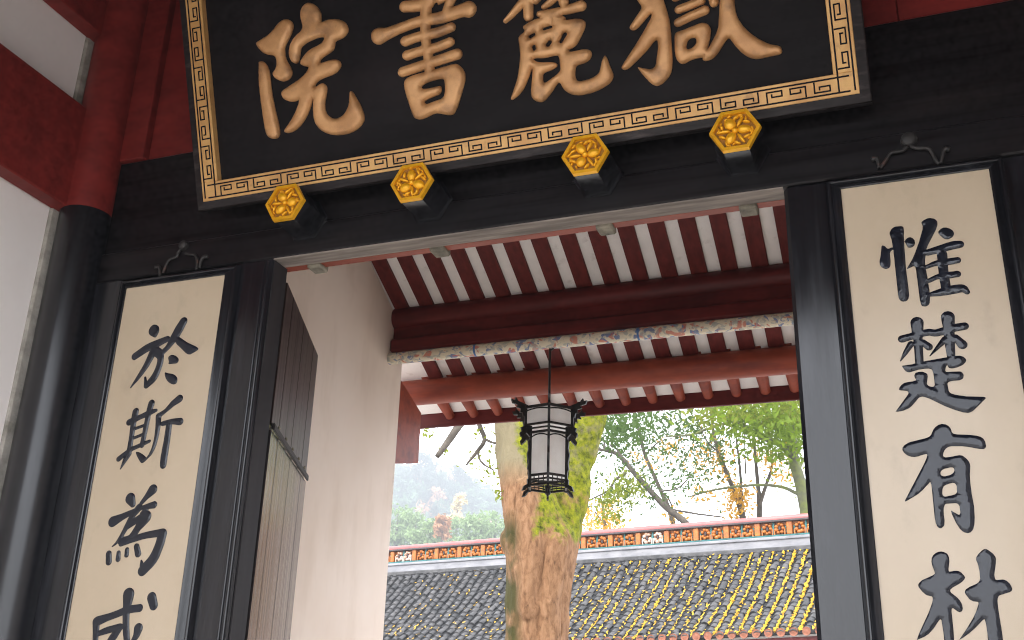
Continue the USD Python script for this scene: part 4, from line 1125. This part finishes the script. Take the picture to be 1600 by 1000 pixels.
tree("large tree with a green grey trunk at the right edge of the doorway view", 22.0,
     [(1262, 830, 9.5), (1259, 800, 9), (1250, 753, 9), (1241, 722, 8.5), (1238, 690, 7.5), (1234, 655, 6.5), (1236, 610, 5.5), (1225, 520, 4)],
     [[(1240, 712, 6), (1217, 692, 4.5), (1190, 684, 3.5), (1168, 668, 3.2), (1144, 658, 3), (1108, 636, 2.6), (1060, 600, 2)],
      [(1247, 772, 3), (1222, 761, 2.4), (1187, 758, 2.1), (1144, 761, 1.9), (1105, 768, 1.6), (1075, 777, 1)],
      [(1144, 658, 2.4), (1108, 669, 2), (1080, 679, 1.7), (1040, 682, 1)],
      [(1249, 730, 3), (1258, 715, 2.5), (1275, 700, 2)],
      [(1238, 690, 3), (1250, 672, 2.5), (1270, 655, 2)]],
     [(scatter(1090, 1290, 560, 640, 40) + scatter(1130, 1262, 625, 672, 40) + scatter(1170, 1240, 660, 700, 22), "leaf_green", 2300, 0.105),
      (scatter(1080, 1290, 600, 660, 40), "leaf_olive", 1500, 0.095),
      (scatter(1205, 1262, 655, 720, 12), "leaf_green", 500, 0.08)], name="broadleaf_tree", seed=30, tm="greenbark")
tree("leaning tree with a long bare limb rising to the left beside the mossy trunk", 20.5,
     [(1085, 832, 5.5), (1066, 812, 5.2), (1043, 795, 4.8), (1018, 769, 4.4), (992, 740, 4), (973, 717, 3.6), (957, 706, 3.0), (932, 701, 2.2), (915, 690, 1.5)],
     [[(979, 738, 2.4), (961, 750, 2), (951, 766, 1.6), (924, 780, 1)], [(945, 703, 1.6), (943, 683, 1.2)], [(973, 717, 1.6), (962, 700, 1.3), (952, 695, 1)],
      [(1043, 795, 1.8), (1090, 803, 1.4), (1130, 808, 1)], [(1030, 768, 1.4), (1060, 762, 1.2), (1080, 742, 0.9)]],
     [(scatter(955, 1005, 742, 775, 14, 0.8, (0.12, 0.28)) + scatter(938, 965, 765, 815, 9, 0.5, (0.1, 0.2)), "leaf_olive", 620, 0.07),
      (scatter(920, 1000, 640, 700, 26, 1.0), "leaf_dark", 800, 0.08),
      (scatter(930, 1100, 700, 790, 34, 1.2), "leaf_dark", 700, 0.06)], name="leaning_tree", seed=50)
tree("thin upright tree hung with yellow leaves left of the other slender stems", 23.0,
     [(1053, 822, 3.6), (1043, 789, 3.4), (1033, 768, 3.2), (1008, 711, 2.8), (1000, 680, 2.4), (990, 640, 2.0), (985, 590, 1.5)],
     [[(1008, 711, 1.4), (1030, 690, 1.1), (1050, 685, 0.8)], [(1033, 768, 1.3), (1045, 780, 1.2), (1060, 815, 0.9)]],
     [(scatter(1015, 1062, 690, 720, 10, 0.8, (0.1, 0.25)) + scatter(1035, 1065, 775, 815, 8, 0.5, (0.1, 0.2)) + scatter(985, 1010, 700, 730, 4, 0.5, (0.1, 0.2)), "leaf_yellow", 230, 0.07),
      (scatter(960, 1080, 640, 690, 30, 1.2), "leaf_dark", 1000, 0.08)], seed=60)
tree("twin stemmed slender tree wrapped in orange yellow leaves", 23.5,
     [(1162, 830, 5.5), (1159, 800, 5), (1150, 775, 4), (1142, 755, 3.6), (1123, 707, 3.0), (1116, 680, 2.4), (1110, 640, 1.8)],
     [[(1159, 800, 3), (1158, 760, 2.2), (1155, 720, 1.8), (1151, 690, 1.4), (1150, 650, 1)], [(1165, 740, 1), (1164, 700, 0.9), (1163, 660, 0.7)], [(1123, 707, 1.6), (1105, 690, 1.2), (1095, 670, 0.8)]],
     [(scatter(1135, 1168, 755, 808, 16, 0.5, (0.1, 0.2)), "leaf_yellow", 420, 0.07),
      (scatter(1095, 1135, 680, 745, 18, 0.8, (0.12, 0.3)) + scatter(1085, 1115, 755, 780, 5, 0.5, (0.1, 0.2)), "leaf_yellow", 330, 0.07),
      (scatter(1060, 1150, 660, 740, 26, 1.2), "leaf_dark", 800, 0.07)], seed=70)
tree("pale forked sapling with a few orange leaves, between the twin stems and the large tree", 24.0,
     [(1188, 830, 5), (1187, 806, 4.6), (1187, 788, 4.4), (1184, 755, 3), (1180, 712, 2.4), (1178, 680, 1.6)],
     [[(1187, 788, 3.6), (1196, 761, 2.8), (1205, 735, 2.2), (1209, 718, 1.8), (1228, 708, 1.2)], [(1205, 735, 1.5), (1207, 700, 1.2), (1205, 670, 0.9)]],
     [(scatter(1185, 1240, 705, 745, 14, 0.8, (0.1, 0.28)), "leaf_yellow", 260, 0.07),
      (scatter(1170, 1240, 690, 760, 14, 1.0), "leaf_olive", 120, 0.06)], seed=80)
tree("small tree with pale yellow leaves low behind the ridge, right of the mossy trunk", 30.0,
     [(946, 850, 4), (945, 820, 3), (942, 795, 2), (938, 775, 1)], [[(945, 820, 1.5), (930, 800, 1)], [(944, 810, 1.5), (958, 792, 1)]],
     [(scatter(918, 962, 788, 838, 26, 0.8, (0.15, 0.35)), "leaf_yellow", 800, 0.08)], name="yellow_tree", seed=90)

# ================================================================== HILL and its wood
hx_, hy_ = np.meshgrid(np.linspace(-480, 260, 70), np.linspace(90, 700, 60))


def hill_h(x, y):
    r = np.exp(-(((x + 182) / 99) ** 2 + ((y - 384) / 138) ** 2)) * 87.0
    r2 = np.exp(-(((x + 20) / 260) ** 2 + ((y - 590) / 110) ** 2)) * 14.0
    base_ = np.clip((y - 90) / 90, 0, 1)
    return base_ * (r + r2 + 5.0 * meshkit.fbm(np.stack([x * 0.016, y * 0.016, x * 0], -1), 3, 4)) - 0.6


hz_ = hill_h(hx_, hy_)
nv, nu = hx_.shape
idx = np.arange(nv * nu).reshape(nv, nu)
hf = np.concatenate([np.stack([idx[:-1, :-1], idx[:-1, 1:], idx[1:, 1:]], -1).reshape(-1, 3), np.stack([idx[:-1, :-1], idx[1:, 1:], idx[1:, :-1]], -1).reshape(-1, 3)])
M["hillsoil"] = mat("wooded_hill_floor", (0.07, 0.08, 0.035), 0.95, 0.5, 0.2)
part("/World", "hill", trimesh.Trimesh(np.stack([hx_, hy_, hz_], -1).reshape(-1, 3), hf, process=False), M["hillsoil"], True, label="wooded hill in the mist behind the hall", cat="hill", kind="structure")


def crown_mesh(seed, h, w, n=520, pointed=0.0, leaf=0.5):
    """a crown about h tall: clumps of leaf-sized faces round several boughs, over a short stem"""
    r = np.random.default_rng(seed)
    cl = []
    for k in range(14):
        t = r.uniform(0.25, 1.0)
        rad = w * (1 - pointed * t) * math.sqrt(max(0.05, 1 - ((t - 0.55) / 0.55) ** 2)) * r.uniform(0.3, 1.0)
        a = r.uniform(0, 2 * math.pi)
        cl.append((rad * math.cos(a), rad * math.sin(a), h * t * 0.92, 0.18 * w + 0.1))
    return leaves(cl, n, 0.5, leaf, seed)


M["wood_dark"] = leafmat("hill_dark_leaves", (0.025, 0.05, 0.03), (0.06, 0.09, 0.045), 0.2)
M["wood_mid"] = leafmat("hill_mid_leaves", (0.06, 0.11, 0.05), (0.15, 0.20, 0.08), 0.2)
M["wood_light"] = leafmat("hill_light_leaves", (0.18, 0.26, 0.10), (0.34, 0.40, 0.18), 0.2)
M["wood_rust"] = leafmat("hill_rust_leaves", (0.34, 0.17, 0.08), (0.48, 0.27, 0.12), 0.2)
M["wood_pale"] = leafmat("hill_pale_leaves", (0.55, 0.44, 0.24), (0.48, 0.36, 0.18), 0.2)
hr2 = np.random.default_rng(12)
groups = {"wood_dark": [], "wood_mid": [], "wood_rust": []}
for _ in range(6000):
    x, y = hr2.uniform(-350, 30), hr2.uniform(150, 440)
    z = float(hill_h(V([x]), V([y]))[0])
    if z < 1.0:
        continue
    px_ = RM @ (V([x, y, z + 4]) - CAM)
    X_, Y_ = 800 + FPX * px_[0] / px_[2], 500 + FPX * px_[1] / px_[2]
    if not (520 < X_ < 1330 and 560 < Y_ < 930):
        continue
    k = hr2.choice(["wood_dark", "wood_mid", "wood_rust"], p=[0.55, 0.36, 0.09])
    c = crown_mesh(int(hr2.integers(1e6)), hr2.uniform(9, 15), hr2.uniform(3.4, 6.0), 200, hr2.choice([0.0, 0.5]), 0.95)
    c.vertices += V([x, y, z - 0.8])
    groups[k].append(c)
for k, v in groups.items():
    if v:
        part("/World", "hillside_wood", cat(v), M[k], label={"wood_dark": "dark misty trees covering the far hill", "wood_mid": "mid green trees mixed over the far hill", "wood_rust": "rust coloured autumn trees scattered over the far hill"}[k], cat="wood", kind="stuff")


def hill_tree(px, py, Y, hpx, wpx, m, label, name, n=900, pointed=0.0, leaf=0.2, group=None):
    """tree whose top stands at a place of the photograph"""
    top = at(px, py, Y)
    sc_ = (RM[2] @ (top - CAM)) / FPX
    h, w = hpx * sc_, wpx * sc_ / 2
    z0 = top[2] - h
    t = thing(name, label, "tree", (top[0], top[1], z0), group=group)
    gz = float(hill_h(V([top[0]]), V([top[1]]))[0])
    part(t, "trunk", tube([[top[0], top[1], min(gz, z0) - 0.3], [top[0], top[1], z0 + h * 0.3], [top[0] + 0.1, top[1], top[2] - h * 0.1]], [w * 0.12 + 0.06, w * 0.09 + 0.04, 0.03], 8), M["twig"], True)
    c = crown_mesh(hash_(name, px), h * 1.05, w, n, pointed, leaf)
    c.vertices += V([top[0], top[1], z0])
    part(t, "crown", c, M[m])


def hash_(a, b):
    return int(b * 7 + len(a) * 31)


for px, py, hp, wp, m_ in ((622, 790, 80, 60, "wood_light"), (650, 800, 80, 64, "wood_light"), (672, 812, 60, 46, "wood_light"), (726, 812, 60, 60, "wood_light"), (752, 806, 70, 60, "wood_light"), (775, 798, 80, 56, "wood_light")):
    hill_tree(px, py, 135 + (px % 7) * 3, hp, wp, m_, f"pale green rounded tree just behind the hall roof, {'leftmost, beside the white wall' if px == 622 else 'second from the white wall' if px == 650 else 'third from the white wall, smaller' if px == 672 else 'just right of the rust tree' if px == 726 else 'left of the trunk' if px == 752 else 'against the mossy trunk'}", "rounded_tree", 1500, 0.0, 0.36)
hill_tree(692, 806, 128, 46, 24, "wood_rust", "peach rust coloured small tree between the pale green trees", "rust_tree", 800, 0.0, 0.34)
hill_tree(716, 772, 190, 56, 24, "wood_pale", "pale straw coloured upright tree on the hill", "straw_tree", 700, 0.0, 0.45)
hill_tree(724, 728, 350, 40, 36, "wood_dark", "flat topped dark tree on the hill crest", "crest_tree", 700, 0.0, 0.9)
hill_tree(660, 712, 340, 70, 62, "wood_dark", "tall dark tree on the hill near the red bracket board", "tall_tree", 1100, 0.3, 0.9)

# ================================================================== HAZE
M["haze"] = usdkit.material(stage, "/World/Looks/pale_haze", {"v": ("principled_volume", {"color": (0.91, 0.945, 0.98), "density": 0.0012, "anisotropy": 0.2})}, [], volume="v.volume")
part("/World", "haze", cbox((-495, -130, -1.5), (310, 720, 140), 0.0), M["haze"], label="thin winter mist in the air", cat="haze", kind="stuff")
